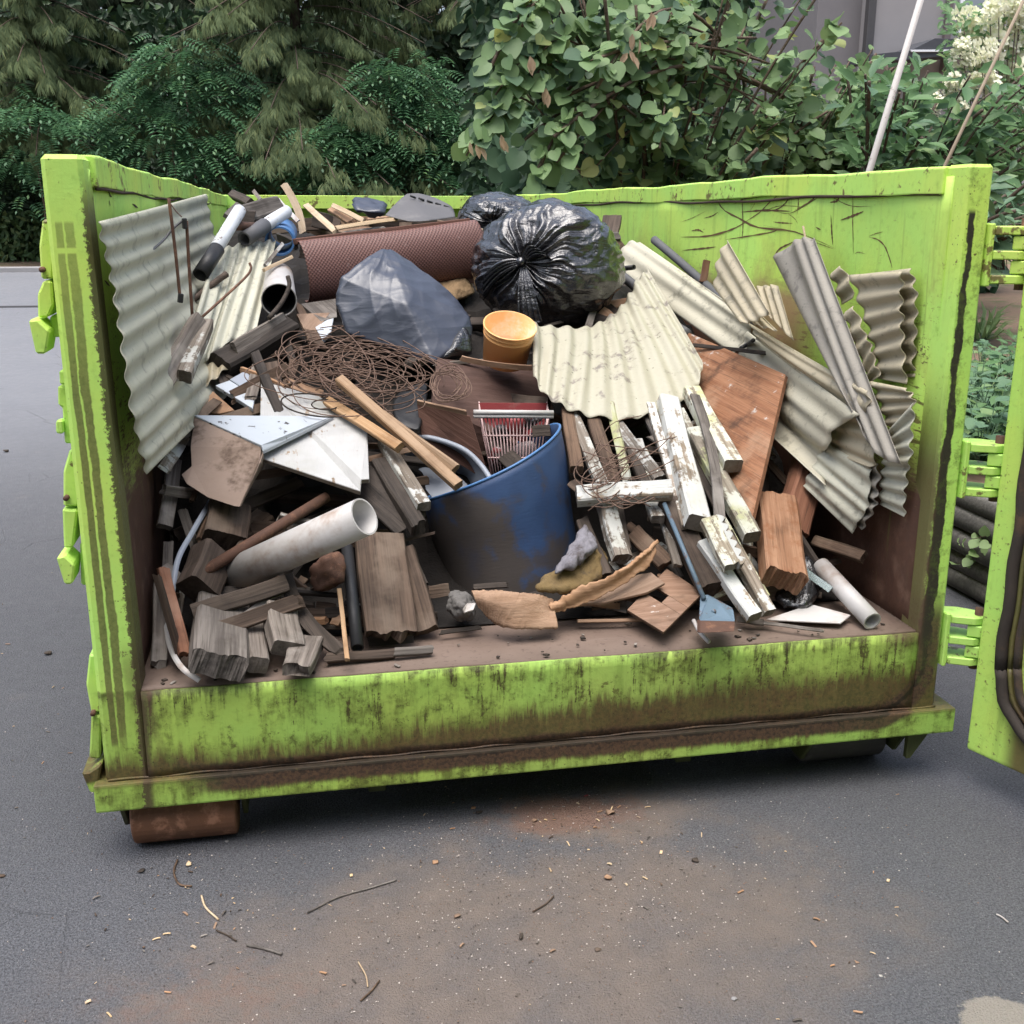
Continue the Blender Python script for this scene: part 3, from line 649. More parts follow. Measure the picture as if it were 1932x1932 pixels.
bm = bmesh.new(); bm_box(bm, (0, 0, DZ0), (DWD, .05, DZ1), .012, 3); dl('door_panel', from_bm('door_panel', bm), MT['door'])
for x in (.5, 1.1, 1.7): dl('door_rib', box('door_rib', (x, .052, DZ0+.06), (x+.1, .11, DZ1-.06), .006), MT['door'])
def rr_path(x0, x1, z0, z1, r, y, n=10, wob=0.):
    pts = []
    for cx, cz, a0 in ((x0+r, z0+r, 180), (x1-r, z0+r, 270), (x1-r, z1-r, 0), (x0+r, z1-r, 90)):
        for i in range(n+1):
            a = R(a0+90*i/n); pts.append(Vector((cx+r*math.cos(a), y, cz+r*math.sin(a))))
        nxt = {180: (x1-r, z0), 270: (x1, z1-r), 0: (x0+r, z1), 90: (x0, z0+r)}[a0]
        l = pts[-1]
        for i in range(1, 24): pts.append(l.lerp(Vector((nxt[0], y, nxt[1])), i/24))
    for i, p in enumerate(pts): p.x += wob*math.sin(i*1.3)+wob*.6*math.sin(i*.41); p.z += wob*math.sin(i*1.7)
    return pts+[pts[0]]
dl('door_seal', tube('door_seal', rr_path(.085, DWD-.08, DZ0+.10, DZ1-.07, .20, -.004, wob=.004), .019, 8), MT['rubber'])
dl('door_seal', tube('door_seal', rr_path(.135, DWD-.13, DZ0+.15, DZ1-.12, .17, -.002, wob=.003), .013, 8), MT['rubber'])
dl('seal_retainer', tube('seal_retainer', rr_path(.112, DWD-.105, DZ0+.125, DZ1-.095, .185, -.001, wob=.002), .008, 6), MT['door'])
# scratches left in the paint of the inner walls (bare marks with their own shape)
SCR = [[(860, 270), (760, 330), (620, 410), (530, 400)], [(560, 300), (500, 350), (440, 410), (330, 480)], [(190, 310), (240, 390), (330, 440), (430, 490), (620, 510), (700, 540)], [(790, 270), (870, 330), (960, 370), (1070, 372)],
       [(640, 395), (720, 350), (800, 280)], [(1030, 400), (970, 425), (900, 450)], [(0, 460), (60, 440), (140, 400)], [(130, 440), (180, 425), (210, 405)], [(0, 545), (150, 540), (280, 505), (370, 460)],
       [(470, 480), (640, 515), (760, 560), (870, 610)], [(520, 460), (570, 465), (630, 468)], [(340, 405), (480, 395), (620, 400)], [(480, 395), (560, 370), (700, 375)], [(970, 270), (968, 450), (972, 640)], [(345, 300), (350, 480), (345, 560)],
       [(1140, 515), (1100, 525), (1060, 540)], [(760, 490), (790, 505)], [(60, 510), (100, 505), (130, 520)], [(430, 300), (420, 350), (390, 400)], [(660, 280), (662, 350), (655, 420)], [(845, 420), (850, 520), (856, 590)],
       [(20, 300), (80, 330), (60, 345)], [(250, 560), (350, 545), (500, 520), (560, 500)], [(520, 660), (560, 610), (640, 570)], [(980, 640), (1000, 630), (1040, 640)], [(620, 300), (600, 340), (560, 380), (500, 400)], [(900, 300), (880, 340), (840, 350)], [(740, 570), (800, 590), (860, 612)], [(1060, 545), (1110, 560), (1150, 600), (1180, 680), (1190, 720)], [(10, 620), (120, 610), (200, 600)], [(600, 410), (640, 440), (660, 470)], [(300, 360), (360, 330), (440, 320)]]
def scratch(pts, wd):
    pts = spline(pts, 14); Vv, F = [], []
    for i, p in enumerate(pts):
        t = (pts[min(i+1, 13)]-pts[max(i-1, 0)]).normalized(); s = t.cross(Vector((1, 0, 0))); ww = wd*(.4+.9*abs(math.sin(i*1.9+wd*4e3)))*(math.sin(math.pi*(i+.6)/14.2))
        Vv += [p+s*ww, p-s*ww]
    for i in range(13): F.append((2*i, 2*i+1, 2*i+3, 2*i+2))
    return mesh('scratch', Vv, F)
def wallpt(k, x, y, X, sgn, eps=.0015):
    p = onX(k, x, y, X)
    for _ in range(3):
        u = (p.y-.06)/(L_-.07) if sgn > 0 else (L_-.01-p.y)/(L_-.07); v = (p.z-ZF+.05)/(H_-.03-ZF+.05)
        d = dent(u*6+(0 if sgn > 0 else 2), v*2); p = onX(k, x, y, X+d+sgn*eps)
    return p
for i, s in enumerate(SCR):
    child('scratch', scratch([wallpt(4, a, b, XR, -1) for a, b in s], .0012+.0014*(i % 3)), D, MT['scratch'])
for s in ([(600, 310), (570, 330), (590, 400), (600, 410)], [(710, 450), (740, 470)], [(560, 860), (590, 890)], [(585, 430), (592, 460)]):
    child('scratch', scratch([wallpt(1, a, b, PL, 1) for a, b in s], .004), D, MT['seam'])
# ================================================================== builders for the load
def frame(p0, p1, roll=0.):
    d = (p1-p0).normalized(); mid = (p0+p1)/2; v = CAM-mid; n = (v-d*v.dot(d)).normalized(); wv = n.cross(d)
    c, s = math.cos(R(roll)), math.sin(R(roll)); n, wv = n*c+wv*s, wv*c-n*s
    M = Matrix.Identity(4)
    for i in range(3): M[i][0], M[i][1], M[i][2], M[i][3] = d[i], wv[i], n[i], mid[i]
    return M, (p1-p0).length
def plank_mesh(name, L, wd, th, bow=0., sbow=0., j0=.0, j1=.0, seg=8, col=None, bev=.12, taper=0., rnd=None):
    """board along X with worn edges; j0/j1: how ragged each end is"""
    col = col or (5 if max(j0, j1) < .008 else min(17, max(5, int(wd/.008)|1)))
    q = rnd or rng; b = min(wd, th)*bev; ys_ = [-wd/2+b+(wd-2*b)*i/(col-1) for i in range(col)]
    loop = [(y, th/2) for y in ys_]+[(wd/2, th/2-b), (wd/2, -th/2+b)]+[(y, -th/2) for y in ys_[::-1]]+[(-wd/2, -th/2+b), (-wd/2, th/2-b)]
    n = len(loop); from mathutils import noise as mn
    def rag_(j, o): return [j*max(0, .45+.8*mn.noise(Vector((y*24+o, z*60, o)))+.35*mn.noise(Vector((y*75+o, z*80, o)))+.15*(q.random()-.5)) for y, z in loop]
    e0, e1 = rag_(j0, q.uniform(0, 90)), rag_(j1, q.uniform(0, 90))
    ph = q.uniform(0, 6); Vv, F = [], []
    us = [0, .03, .08, .22, .4, .6, .78, .92, .97, 1] if seg >= 8 else [i/seg for i in range(seg+1)]
    seg = len(us)-1; zn = .09 if seg > 3 else .3
    for i in range(seg+1):
        u = us[i]
        for k, (y, z) in enumerate(loop):
            x = (u-.5)*L
            if u < zn: x += e0[k]*(1-u/zn)**2
            if u > 1-zn: x -= e1[k]*(1-(1-u)/zn)**2
            s = 1-taper*u; wv = .03*min(wd, .06)*math.sin(u*7+ph+y*9)
            Vv.append((x, y*s+wv+sbow*(1-(2*u-1)**2), z*s+bow*(1-(2*u-1)**2)+wv*.5))
    for i in range(seg):
        for k in range(n): m = (k+1) % n; F.append((i*n+k, (i+1)*n+k, (i+1)*n+m, i*n+m))
    for base, rev in ((0, False), (seg*n, True)):
        idx = [base+k for k in range(n)]; top = idx[:col]; bot = idx[col+2:2*col+2][::-1]; R1, R2, L1, L2 = idx[col], idx[col+1], idx[2*col+2], idx[2*col+3]
        fs = [(top[c], top[c+1], bot[c+1], bot[c]) for c in range(col-1)]+[(top[-1], R1, R2, bot[-1]), (bot[0], L1, L2, top[0])]
        F += [f[::-1] if rev else f for f in fs]
    return mesh(name, Vv, F)
def plank(name, label, k, a, b, wpx, th, mat, roll=0., oa=0., ob=None, bow=0., sbow=0., j=(.01, .01), cat='board', group=None, Y=None, pts=None, taper=0., parent=None):
    if pts: p0, p1 = pts
    elif Y: p0, p1 = onY(k, *a, Y[0]), onY(k, *b, Y[1])
    else: p0, p1 = W(k, *a, oa), W(k, *b, oa if ob is None else ob)
    M, L = frame(p0, p1, roll); wd = wpx*mpp((p0+p1)/2, k) if wpx > 1 else wpx
    me = plank_mesh(name, L, wd, th, bow, sbow, j[0], j[1], taper=taper); o = link(name, me, None, MT[mat]); o.matrix_world = M
    return tag(o, label, cat, group)
def pipe_mesh(name, L, r, wall, n=28):
    Vv, F = [], []
    prof_ = [(-.5, r-wall), (-.5, r), (.5, r), (.5, r-wall)]
    for u, rr in prof_:
        for i in range(n): a = 2*math.pi*i/n; Vv.append((u*L, rr*math.cos(a), rr*math.sin(a)))
    m = len(prof_)
    for q in range(m):
        for i in range(n): k = (i+1) % n; F.append((q*n+i, ((q+1) % m)*n+i, ((q+1) % m)*n+k, q*n+k))
    me = mesh(name, Vv, F); me.polygons.foreach_set('use_smooth', [q % 2 == 1 for q in range(m) for i in range(n)]); return me
def pipe(name, label, k, a, b, dpx, wall, mat, oa=0., ob=None, Y=None, cat='pipe', group=None, pts=None):
    if pts: p0, p1 = pts
    elif Y: p0, p1 = onY(k, *a, Y[0]), onY(k, *b, Y[1])
    else: p0, p1 = W(k, *a, oa), W(k, *b, oa if ob is None else ob)
    M, L = frame(p0, p1); r = dpx*mpp((p0+p1)/2, k)/2 if dpx > 1 else dpx/2
    o = link(name, pipe_mesh(name, L, r, wall), None, MT[mat]); o.matrix_world = M
    return tag(o, label, cat, group)
def rod(name, label, pts, r, mat, cat, n=8, res=14, group=None, taper=None):
    o = link(name, tube(name, spline(pts, res), r, n, True, taper), None, MT[mat]); recenter(o); return tag(o, label, cat, group)
def sheet(name, label, top, bot, n, amp, mat, bulge=0., ph=0., nv=22, th=.0022, rag=.006, cat='roofing sheet', fan=0., group=None, warp=0.):
    nu = n*9; A, B = spline(top, nu+1), spline(bot, nu+1); Vv, F = [], []
    q = random.Random(hash(label) % 999 if False else len(label)*7+n); o1, o2 = q.uniform(0, 50), q.uniform(0, 50)
    from mathutils import noise as mn
    def jag(i, o): x = i/9*1.0+o; return rag*(1.3*mn.noise(Vector((x*.8, o, 0)))+1.1*mn.noise(Vector((x*2.7, o, 3)))+.25*mn.noise(Vector((x*7, o, 5))))
    jt = [jag(i, o1) for i in range(nu+1)]; jb = [jag(i, o2) for i in range(nu+1)]
    def P0(i, v): return A[i].lerp(B[i], v)
    for j in range(nv+1):
        v = j/nv
        for i in range(nu+1):
            du = P0(min(i+1, nu), v)-P0(max(i-1, 0), v); dv = B[i]-A[i]; nn = du.cross(dv)
            if nn.length > 0: nn.normalize()
            p = P0(i, v)
            if nn.dot(CAM-p) < 0: nn = -nn
            u = i/nu; s = amp*math.sin(2*math.pi*n*u+ph)*(1+.12*math.sin(7*v+i*.3))
            e = dv.normalized()*(jt[i]*(1-v)+jb[i]*v)
            Vv.append(p+nn*(s+bulge*math.sin(math.pi*v)*math.sin(math.pi*min(max(u, .06), .94))+warp*math.sin(3*u+5*v))+e)
    for j in range(nv):
        for i in range(nu): a = j*(nu+1)+i; F.append((a, a+1, a+nu+2, a+nu+1))
    o = link(name, mesh(name, Vv, F, True), None, MT[mat]); recenter(o)
    md = o.modifiers.new('thickness', 'SOLIDIFY'); md.thickness = th; md.offset = 0
    return tag(o, label, cat, group)
def hull(name, pts, mat, cuts=3, sm=3, amp=.01, fq=6., label=None, cat=None, parent=None, seed=0, group=None, soft=.2, fold=None):
    bm = bmesh.new()
    for p in pts: bm.verts.new(p)
    r = bmesh.ops.convex_hull(bm, input=bm.verts); bmesh.ops.delete(bm, geom=[v for v in bm.verts if not v.link_faces], context='VERTS')
    bmesh.ops.triangulate(bm, faces=bm.faces)
    for c in range(cuts):
        bmesh.ops.subdivide_edges(bm, edges=bm.edges, cuts=1, use_grid_fill=True); bmesh.ops.triangulate(bm, faces=bm.faces)
        if c < 2 and soft: bmesh.ops.smooth_vert(bm, verts=bm.verts, factor=soft, use_axis_x=True, use_axis_y=True, use_axis_z=True)
    for _ in range(sm): bmesh.ops.smooth_vert(bm, verts=bm.verts, factor=.4, use_axis_x=True, use_axis_y=True, use_axis_z=True)
    bm.normal_update()
    from mathutils import noise as mn
    for v in bm.verts:
        c = v.co*fq+Vector((seed, seed*.7, 0)); s = (1-abs(mn.noise(c))*2)*.6+mn.noise(c*2.3)*.5+(1-abs(mn.noise(c*2.9))*2)*.35
        v.co += v.normal*amp*s
    if fold:                                   # creases running away from one point
        ap, fa = fold
        for v in bm.verts:
            e = v.co-ap; a_ = math.atan2(e.dot(RT), -e.dot(UP)+.02); r_ = e.length
            s = (1-2*abs(mn.noise(Vector((a_*1.5, r_*2.5, seed)))))+.45*(1-2*abs(mn.noise(Vector((a_*3.6+r_*3, r_*5, seed+4)))))+.3*(1-2*abs(mn.noise(Vector((r_*16, a_*2.5, seed+9)))))
            v.co += v.normal*fa*s*min(1, r_/.12)
    me = from_bm(name, bm, True); o = link(name, me, parent, MT[mat])
    if parent is None: recenter(o)
    if label: tag(o, label, cat, group)
    return o
def panel(name, label, pts, th, mat, cat='board', bev=.0015, away=True, edge=None):
    """flat-ish panel with the given corners, thickness away from the camera"""
    pts = [Vector(p) for p in pts]; c = sum(pts, Vector())/len(pts); n = Vector()
    for i in range(len(pts)): n += (pts[i]-c).cross(pts[(i+1) % len(pts)]-c)
    n.normalize()
    if n.dot(CAM-c) < 0: n = -n
    ax = max(((pts[(i+1) % len(pts)]-pts[i]) for i in range(len(pts))), key=lambda v: v.length); ax = (ax-n*ax.dot(n)).normalized(); ay = n.cross(ax)
    M = Matrix.Identity(4)
    for i in range(3): M[i][0], M[i][1], M[i][2], M[i][3] = ax[i], ay[i], n[i], c[i]
    MI = M.inverted(); me = prism(name, [MI @ p for p in pts], Vector((0, 0, -th)), bev)
    o = link(name, me, None, MT[mat]); o.matrix_world = M
    if label: tag(o, label, cat)
    return o
def ppanel(name, label, anchors, k, poly, th, mat, cat='board'):
    """panel lying in the plane of three points, its outline given by lines of sight"""
    a, b, c = anchors; n = (b-a).cross(c-a).normalized(); out = []
    for x, y in poly:
        d = ray(k, x, y); out.append(CAM+d*((a-CAM).dot(n)/d.dot(n)))
    return panel(name, label, out, th, mat, cat)
def box_at(name, label, c, size, rot, mat, cat, bev=.004, group=None):
    bm = bmesh.new(); bm_box(bm, tuple(-s/2 for s in size), tuple(s/2 for s in size), bev, 2)
    o = link(name, from_bm(name, bm), None, MT[mat]); o.location = c; o.rotation_euler = tuple(R(a) for a in rot); return tag(o, label, cat, group)
def knot_bag(name, label, c, rad, kd, mat, pleat=.05, flat=None, seed=1, tails=True, squash=()):
    e = empty(name, c); tag(e, label, 'bag')
    q = np.random.default_rng(seed); kd = Vector(kd).normalized(); a = kd.orthogonal().normalized(); b = kd.cross(a)
    nth, nph = 110, 260; Vv, F = [], []; from mathutils import noise as mn
    fr = q.integers(4, 30, 12); pa = q.uniform(0, 6.28, 12); am = q.uniform(.3, 1, 12)/np.sqrt(fr); o3 = Vector(tuple(q.uniform(0, 30, 3)))
    def rid(v): return 1-2*abs(mn.noise(v))
    for j in range(nth+1):
        th = math.pi*(j/nth)**1.2
        for i in range(nph):
            ph = 2*math.pi*i/nph; d = kd*math.cos(th)+(a*math.cos(ph)+b*math.sin(ph))*math.sin(th)
            pw = ph+.5*mn.noise(d*2.1+o3)*min(1, th)             # pleats wander as they leave the knot
            w1 = sum(am[m]*(1-abs(math.sin(fr[m]*pw/2+pa[m]))*2) for m in range(12))
            reach = .55+.55*(mn.noise(Vector((math.cos(ph)*1.3, math.sin(ph)*1.3, 0))+o3)+.5)
            env = math.exp(-(th/reach)**2)*min(1, th/.16)
            far = 1-math.exp(-(th/.7)**2)
            dd_ = Vector((d.x, d.y, d.z*1.6)); cr = rid(dd_*1.7+o3)*.055+rid(dd_*3.6+o3)*.032+rid(dd_*7.5-o3)*.014
            big = .10*mn.noise(d*1.1+o3)+.05*mn.noise(d*2.2-o3)
            r = 1+pleat*w1*env+far*cr+big*min(1, th*1.5)-.14*math.exp(-(th/.32)**2)+.05*math.exp(-(th/.07)**2)
            p = Vector((d.x*rad[0]*r, d.y*rad[1]*r, d.z*rad[2]*r))
            if flat is not None and p.z < -flat: p.z = -flat+(p.z+flat)*.25
            Vv.append(p)
    for j in range(nth):
        for i in range(nph): k = (i+1) % nph; F.append((j*nph+i, j*nph+k, (j+1)*nph+k, (j+1)*nph+i))
    link('bag_body', mesh('bag_body', Vv, F, True), e, MT[mat])
    if tails:
        base = Vector([kd[i]*rad[i]*.86 for i in range(3)])
        for t in range(3):
            a0 = 1.2+t*2.2; dv = (a*math.cos(a0)+b*math.sin(a0)); Vv, F = [], []
            for j in range(9):
                u = j/8
                for i in range(15):
                    s = (i/14-.5); wv = .012+.10*u**.8
                    p = base+kd*(.035*math.sin(u*2.2))+dv*(.17*u)+Vector((0, 0, -.10*u*u))+dv.cross(kd)*(s*wv)+kd*(.014*math.sin(i*2.1+t)*u+.010*math.sin(i*4.4)*u)
                    Vv.append(p)
            for j in range(8):
                for i in range(14): k = j*15+i; F.append((k, k+1, k+16, k+15))
            o = link('bag_tail', mesh('bag_tail', Vv, F, True), e, MT[mat])
        link('knot', tube('knot', [base-kd*.01, base+kd*.02, base+kd*.035], .017, 10), e, MT[mat])
    return e
onY_free = onY; onY = onYc      # everything in the load stays between the walls
# ================================================================== the load
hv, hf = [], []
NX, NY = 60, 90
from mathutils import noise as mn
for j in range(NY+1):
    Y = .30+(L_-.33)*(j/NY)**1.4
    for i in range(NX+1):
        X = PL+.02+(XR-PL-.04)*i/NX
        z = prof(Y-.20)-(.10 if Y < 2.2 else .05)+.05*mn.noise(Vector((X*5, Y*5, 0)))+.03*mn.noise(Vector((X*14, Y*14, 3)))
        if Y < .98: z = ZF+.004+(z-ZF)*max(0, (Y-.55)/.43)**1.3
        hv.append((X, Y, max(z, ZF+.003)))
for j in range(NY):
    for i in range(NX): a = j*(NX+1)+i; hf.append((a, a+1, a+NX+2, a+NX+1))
tag(recenter(link('shade_toned_debris', mesh('shade_toned_debris', hv, hf, False), None, MT['heap'])), 'debris under the load with hollow shade in its near black colour', 'debris', kind='stuff')  # mound under the pieces, its tone carries the hollow shade
# boards wedged deep in the heap; mostly dark woods stand in for gap shade
fr = random.Random(21)
for i in range(95):
    Y = .45+2.4*fr.random()**1.3; X = fr.uniform(PL+.16, XR-.16)
    c = Vector((X, Y, prof(Y)-fr.uniform(.10, .2))); az = fr.uniform(0, math.pi); el = fr.uniform(-.2, .5)
    d = Vector((math.cos(az)*math.cos(el), abs(math.sin(az))*math.cos(el), math.sin(el)))*fr.uniform(.14, .26)
    if .75 < X < 1.75 and Y < .95: continue
    p0, p1 = c-d, c+d
    for p in (p0, p1): p.x = min(max(p.x, PL+.05), XR-.05); p.y = max(p.y, .30); p.z = max(p.z, ZF+.04)
    plank('scrap_board', 'dirty scrap board in dark tones for gap shade wedged deep in the heap', 0, 0, 0, fr.uniform(.03, .085), fr.uniform(.015, .04), fr.choice(['w_dark', 'w_dark', 'w_dark', 'w_brown', 'w_brown']), fr.uniform(-50, 50), pts=(p0, p1), j=(.02, .02), group='scrap boards deep in the heap')

# ---- left: corrugated sheets against the wall
LE = [onX(1, 528, 545, .118), onX(1, 590, 850, .122), onX(1, 640, 1200, .13), onX(1, 705, 1600, .14), onX(1, 785, 1900, .15)]
tr_ = onX(1, 1110, 395, .135)
RE = [tr_, tr_+Vector((.03, -.05, -.2)), tr_+Vector((.10, -.15, -.4)), tr_+Vector((.2, -.3, -.6)), tr_+Vector((.3, -.5, -.78))]
sheet('corrugated_sheet', 'long grey green corrugated fibreglass sheet leaning flat against the left side wall', LE, RE, 11, .0055, 'f_grey', nv=36, warp=.006)
sheet('corrugated_sheet', 'curled corrugated fibreglass sheet under the white pipe with black end', [onY(1, 1150, 700, 2.0), onY(1, 1320, 660, 2.15), onY(1, 1480, 645, 2.3)],
      [W(1, 925, 1440, .08), W(1, 1060, 1320, .10), W(1, 1200, 1210, .10), W(1, 1372, 1140, .08)], 6, .0085, 'f_grey', bulge=.02)
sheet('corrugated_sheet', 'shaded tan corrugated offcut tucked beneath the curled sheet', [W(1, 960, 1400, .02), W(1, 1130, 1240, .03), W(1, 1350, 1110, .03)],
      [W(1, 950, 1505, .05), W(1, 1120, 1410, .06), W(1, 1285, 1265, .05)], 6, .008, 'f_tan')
# ---- left: rods, pipes, boards
rod('reinforcing_rod', 'straight rusty rod standing up before the long grey sheet', [onY(1, 905, 418, .95), onY(1, 940, 700, .95), onY(1, 967, 965, .95)], .0055, 'rust', 'rod')
rod('reinforcing_rod', 'rusty rod with a black clip near its tip', [onY(1, 1000, 540, 1.0), onY(1, 1015, 800, 1.0), onY(1, 1032, 1060, 1.0)], .0055, 'rust', 'rod')
rod('reinforcing_rod', 'rusty rod bent like a walking stick at the top', [onY(1, 728, 815, .8), onY(1, 772, 850, .8), onY(1, 790, 920, .8), onY(1, 812, 1150, .8), onY(1, 842, 1400, .8)], .006, 'rust', 'rod')
rod('reinforcing_rod', 'thin dark rod slanting across the curled corrugated sheet', [onY(1, 1338, 765, 1.25), onY(1, 1345, 800, 1.24), onY(1, 1300, 860, 1.2), onY(1, 1080, 1060, 1.0)], .0045, 'rust', 'rod')
rod('cable', 'thin grey cable sagging from the clip on the rod', [onY(1, 985, 535, .99), onY(1, 930, 580, .97), onY(1, 860, 660, .9), onY(1, 720, 770, .8)], .004, 'p_dgrey', 'cable')
rod('cable', 'short loose wire end above the clip', [onY(1, 915, 450, .96), onY(1, 945, 490, .97), onY(1, 975, 520, .98)], .002, 'wire', 'cable')
box_at('cable_clip', 'small black plastic clip on the upper rod', onY(1, 990, 555, .985), (.014, .02, .034), (0, 0, 20), 'p_black', 'clip')
box_at('cable_clip', 'small black plastic clip low on the straight rod', onY(1, 968, 955, .945), (.016, .02, .03), (0, 10, 20), 'p_black', 'clip')
plank('board', 'weathered board with a splintered end pointing out below the rods', 1, (1075, 1075), (865, 1420), 105, .035, 'w_grey', 25, Y=(.95, .60), j=(.01, .035))
plank('board', 'narrow board with a white painted edge beside the splintered one', 1, (1110, 1090), (985, 1385), 75, .045, 'w_worn', -20, Y=(.98, .64), j=(.01, .02))
p = pipe('drain_pipe', 'white painted pipe with black rubber end lying over the curled sheet', 1, (1285, 485), (1135, 730), 72, .004, 'p_whitepipe', Y=(2.15, 1.8))
pipe('pipe_sleeve', 'black rubber sleeve on the lower end of the white painted pipe', 1, (1165, 690), (1075, 830), 84, .008, 'p_black', Y=(1.84, 1.72), cat='sleeve')
pipe('drain_pipe', 'short white pipe with a dark end above the curled sheet', 1, (1535, 490), (1385, 590), 70, .004, 'p_whitepipe', Y=(2.45, 2.2))
pipe('pipe_sleeve', 'dark coupling on the end of the short white pipe', 1, (1420, 565), (1310, 640), 82, .008, 'p_dgrey', Y=(2.24, 2.1), cat='sleeve')
pipe('pipe_stub', 'dark rusty pipe stub between the two white pipes', 1, (1360, 572), (1228, 565), 48, .006, 'rust', Y=(2.2, 2.05))
rod('branch', 'bare brown stick lying on the curled corrugated sheet', [onY(1, 1215, 825, 1.75), onY(1, 1120, 895, 1.7), onY(1, 1010, 990, 1.62)], .014, 'bark', 'stick', taper=.8)
plank('wood_block', 'square grey wood block resting on the white pipes', 1, (1300, 510), (1490, 460), 95, .06, 'w_grey', 20, Y=(2.25, 2.45), j=(.012, .004), cat='block')
plank('wood_block', 'dark charred block end beside the grey block', 1, (1290, 530), (1370, 545), 100, .05, 'w_dark', 15, Y=(2.24, 2.24), j=(.01, .01), cat='block')
pipe('blue_pipe', 'open ended blue plastic pipe behind the white pipes', 1, (1500, 650), (1520, 600), 150, .008, 'p_ltblue', Y=(2.3, 2.75))
plank('lath', 'tall pale bent lath sticking up behind the pipes', 1, (1625, 610), (1520, 340), 40, .007, 'w_pale', 10, Y=(2.6, 2.75), sbow=-.018, cat='lath')
plank('lath', 'white plastic strip lying beside the tall bent lath', 1, (1490, 425), (1600, 545), 22, .006, 'p_white', 0, Y=(2.9, 2.5), cat='strip')
plank('lath', 'pale yellow lath slanting down behind the brown roll', 1, (1640, 455), (1800, 600), 34, .012, 'w_pale', 20, Y=(3.2, 2.7), cat='lath')
plank('lath', 'long pale lath lying flat along the top of the brown roll', 2, (520, 470), (940, 410), 28, .012, 'w_pale', 20, Y=(2.7, 3.1), bow=.01, cat='lath')
plank('lath', 'splintered pale lath among the broken boards at the back', 2, (500, 310), (720, 420), 32, .012, 'w_pale', 10, Y=(3.6, 3.2), j=(.03, .02), cat='lath')
plank('board', 'dark slate coloured board behind the pale yellow lath', 2, (360, 400), (500, 440), 110, .02, 'w_dark', 10, Y=(3.3, 3.3))
plank('board', 'broken tan board with torn end near the back wall', 2, (480, 330), (640, 430), 60, .025, 'w_card', 30, Y=(3.7, 3.4), j=(.05, .03))
plank('lath', 'thin grey stick crossing behind the blue pipe', 2, (160, 410), (290, 370), 16, .01, 'w_grey', 0, Y=(2.9, 3.0), cat='stick')
plank('board', 'dark round edged timber at the back left corner', 1, (1250, 400), (1350, 450), 45, .05, 'w_dark', 20, Y=(4.2, 3.6))
plank('lath', 'small grey stick poking up at the back left corner', 1, (1360, 380), (1400, 430), 20, .015, 'w_grey', 0, Y=(3.8, 3.6), cat='stick')
plank('board', 'grey board propped against the left wall behind the pipes', 1, (1215, 520), (1280, 455), 40, .02, 'w_grey', 20, Y=(2.9, 3.2))
plank('beam', 'heavy black stained beam lying under the curled sheet', 1, (1170, 1330), (1545, 1110), 135, .09, 'w_dark', 32, .02, .05, cat='beam', j=(.01, .004))
plank('board', 'grey faced cap board on top of the black beam', 1, (1255, 1240), (1530, 1075), 95, .02, 'w_grey', -12, .11, .14)
# white bucket on its side with a black mouth
def lathe(name, prof_, n=40, smooth=True):
    Vv, F = [], []
    for x, r in prof_:
        for i in range(n): a = 2*math.pi*i/n; Vv.append((x, r*math.cos(a), r*math.sin(a)))
    for q in range(len(prof_)-1):
        for i in range(n): k = (i+1) % n; F.append((q*n+i, (q+1)*n+i, (q+1)*n+k, q*n+k))
    return mesh(name, Vv, F, smooth)
def axis_matrix(p0, p1):
    M, L = frame(p0, p1); M.translation = p0; return M, L
bk = empty('white_bucket', (0, 0, 0)); M, L = axis_matrix(onY(2, 130, 960, 1.75), onY(2, 130, 700, 2.2)); bk.matrix_world = M
tag(bk, 'stained white bucket lying on its side with a black mouth', 'bucket')
rb = 118*mpp(M.translation, 2)
link('bucket_wall', lathe('bucket_wall', [(.28, 0), (.28, rb*.85), (.0, rb), (-.012, rb*1.04), (-.012, rb*.97), (.0, rb*.96)]), bk, MT['p_white'])
link('bucket_inside', lathe('bucket_inside', [(-.005, rb*.955), (.26, rb*.82), (.26, 0)]), bk, MT['p_black'])
plank('board', 'plastic channel strip leaning over the white bucket', 2, (30, 730), (160, 570), 26, .01, 'w_worn', 0, Y=(1.9, 2.1))
plank('lath', 'yellowish lath lying on the white bucket', 2, (20, 760), (225, 665), 24, .012, 'w_pale', 0, Y=(1.85, 2.05), cat='lath')
rod('branch', 'forked black branch before the mouth of the white bucket', [onY(2, 60, 1090, 1.55), onY(2, 150, 980, 1.62), onY(2, 200, 870, 1.66), onY(2, 190, 800, 1.68)], .009, 'w_dark', 'stick')
# ---- brown punched roll with its rails
RO = empty('screen_roll', onY(2, 860, 700, 2.3)); tag(RO, 'curved brown punched metal screen lying behind the blue bag', 'screen')
A0, A1 = onY(2, 285, 770, 2.12), onY(2, 1500, 610, 2.42); M, L = frame(A0, A1); rr_ = 205*mpp(A0, 2)
nn = 64; Vv, F = [], []
for j in range(25):
    a = R(100-205*j/24) ; 
    for i in range(nn+1):
        u = i/nn; cut = 0
        r2 = rr_*(1+.02*math.sin(u*7+j*.4)); yy, zz = math.sin(a)*r2, math.cos(a)*r2*.62
        e0 = .0 if j < 9 else .03*((j-9)/15)
        Vv.append((-L/2+u*L*(1-.0), yy, zz))
for j in range(24):
    for i in range(nn): k = j*(nn+1)+i; F.append((k, k+1, k+nn+2, k+nn+1))
def lp(nm, me, mat):
    o = link(nm, me, None, mat); o.matrix_world = M; o.parent = RO; o.matrix_parent_inverse = Matrix.Translation(-RO.location); return o
s = lp('punched_sheet', mesh('punched_sheet', Vv, F, True), MT['screen']); md = s.modifiers.new('thickness', 'SOLIDIFY'); md.thickness = .003; md.offset = 0
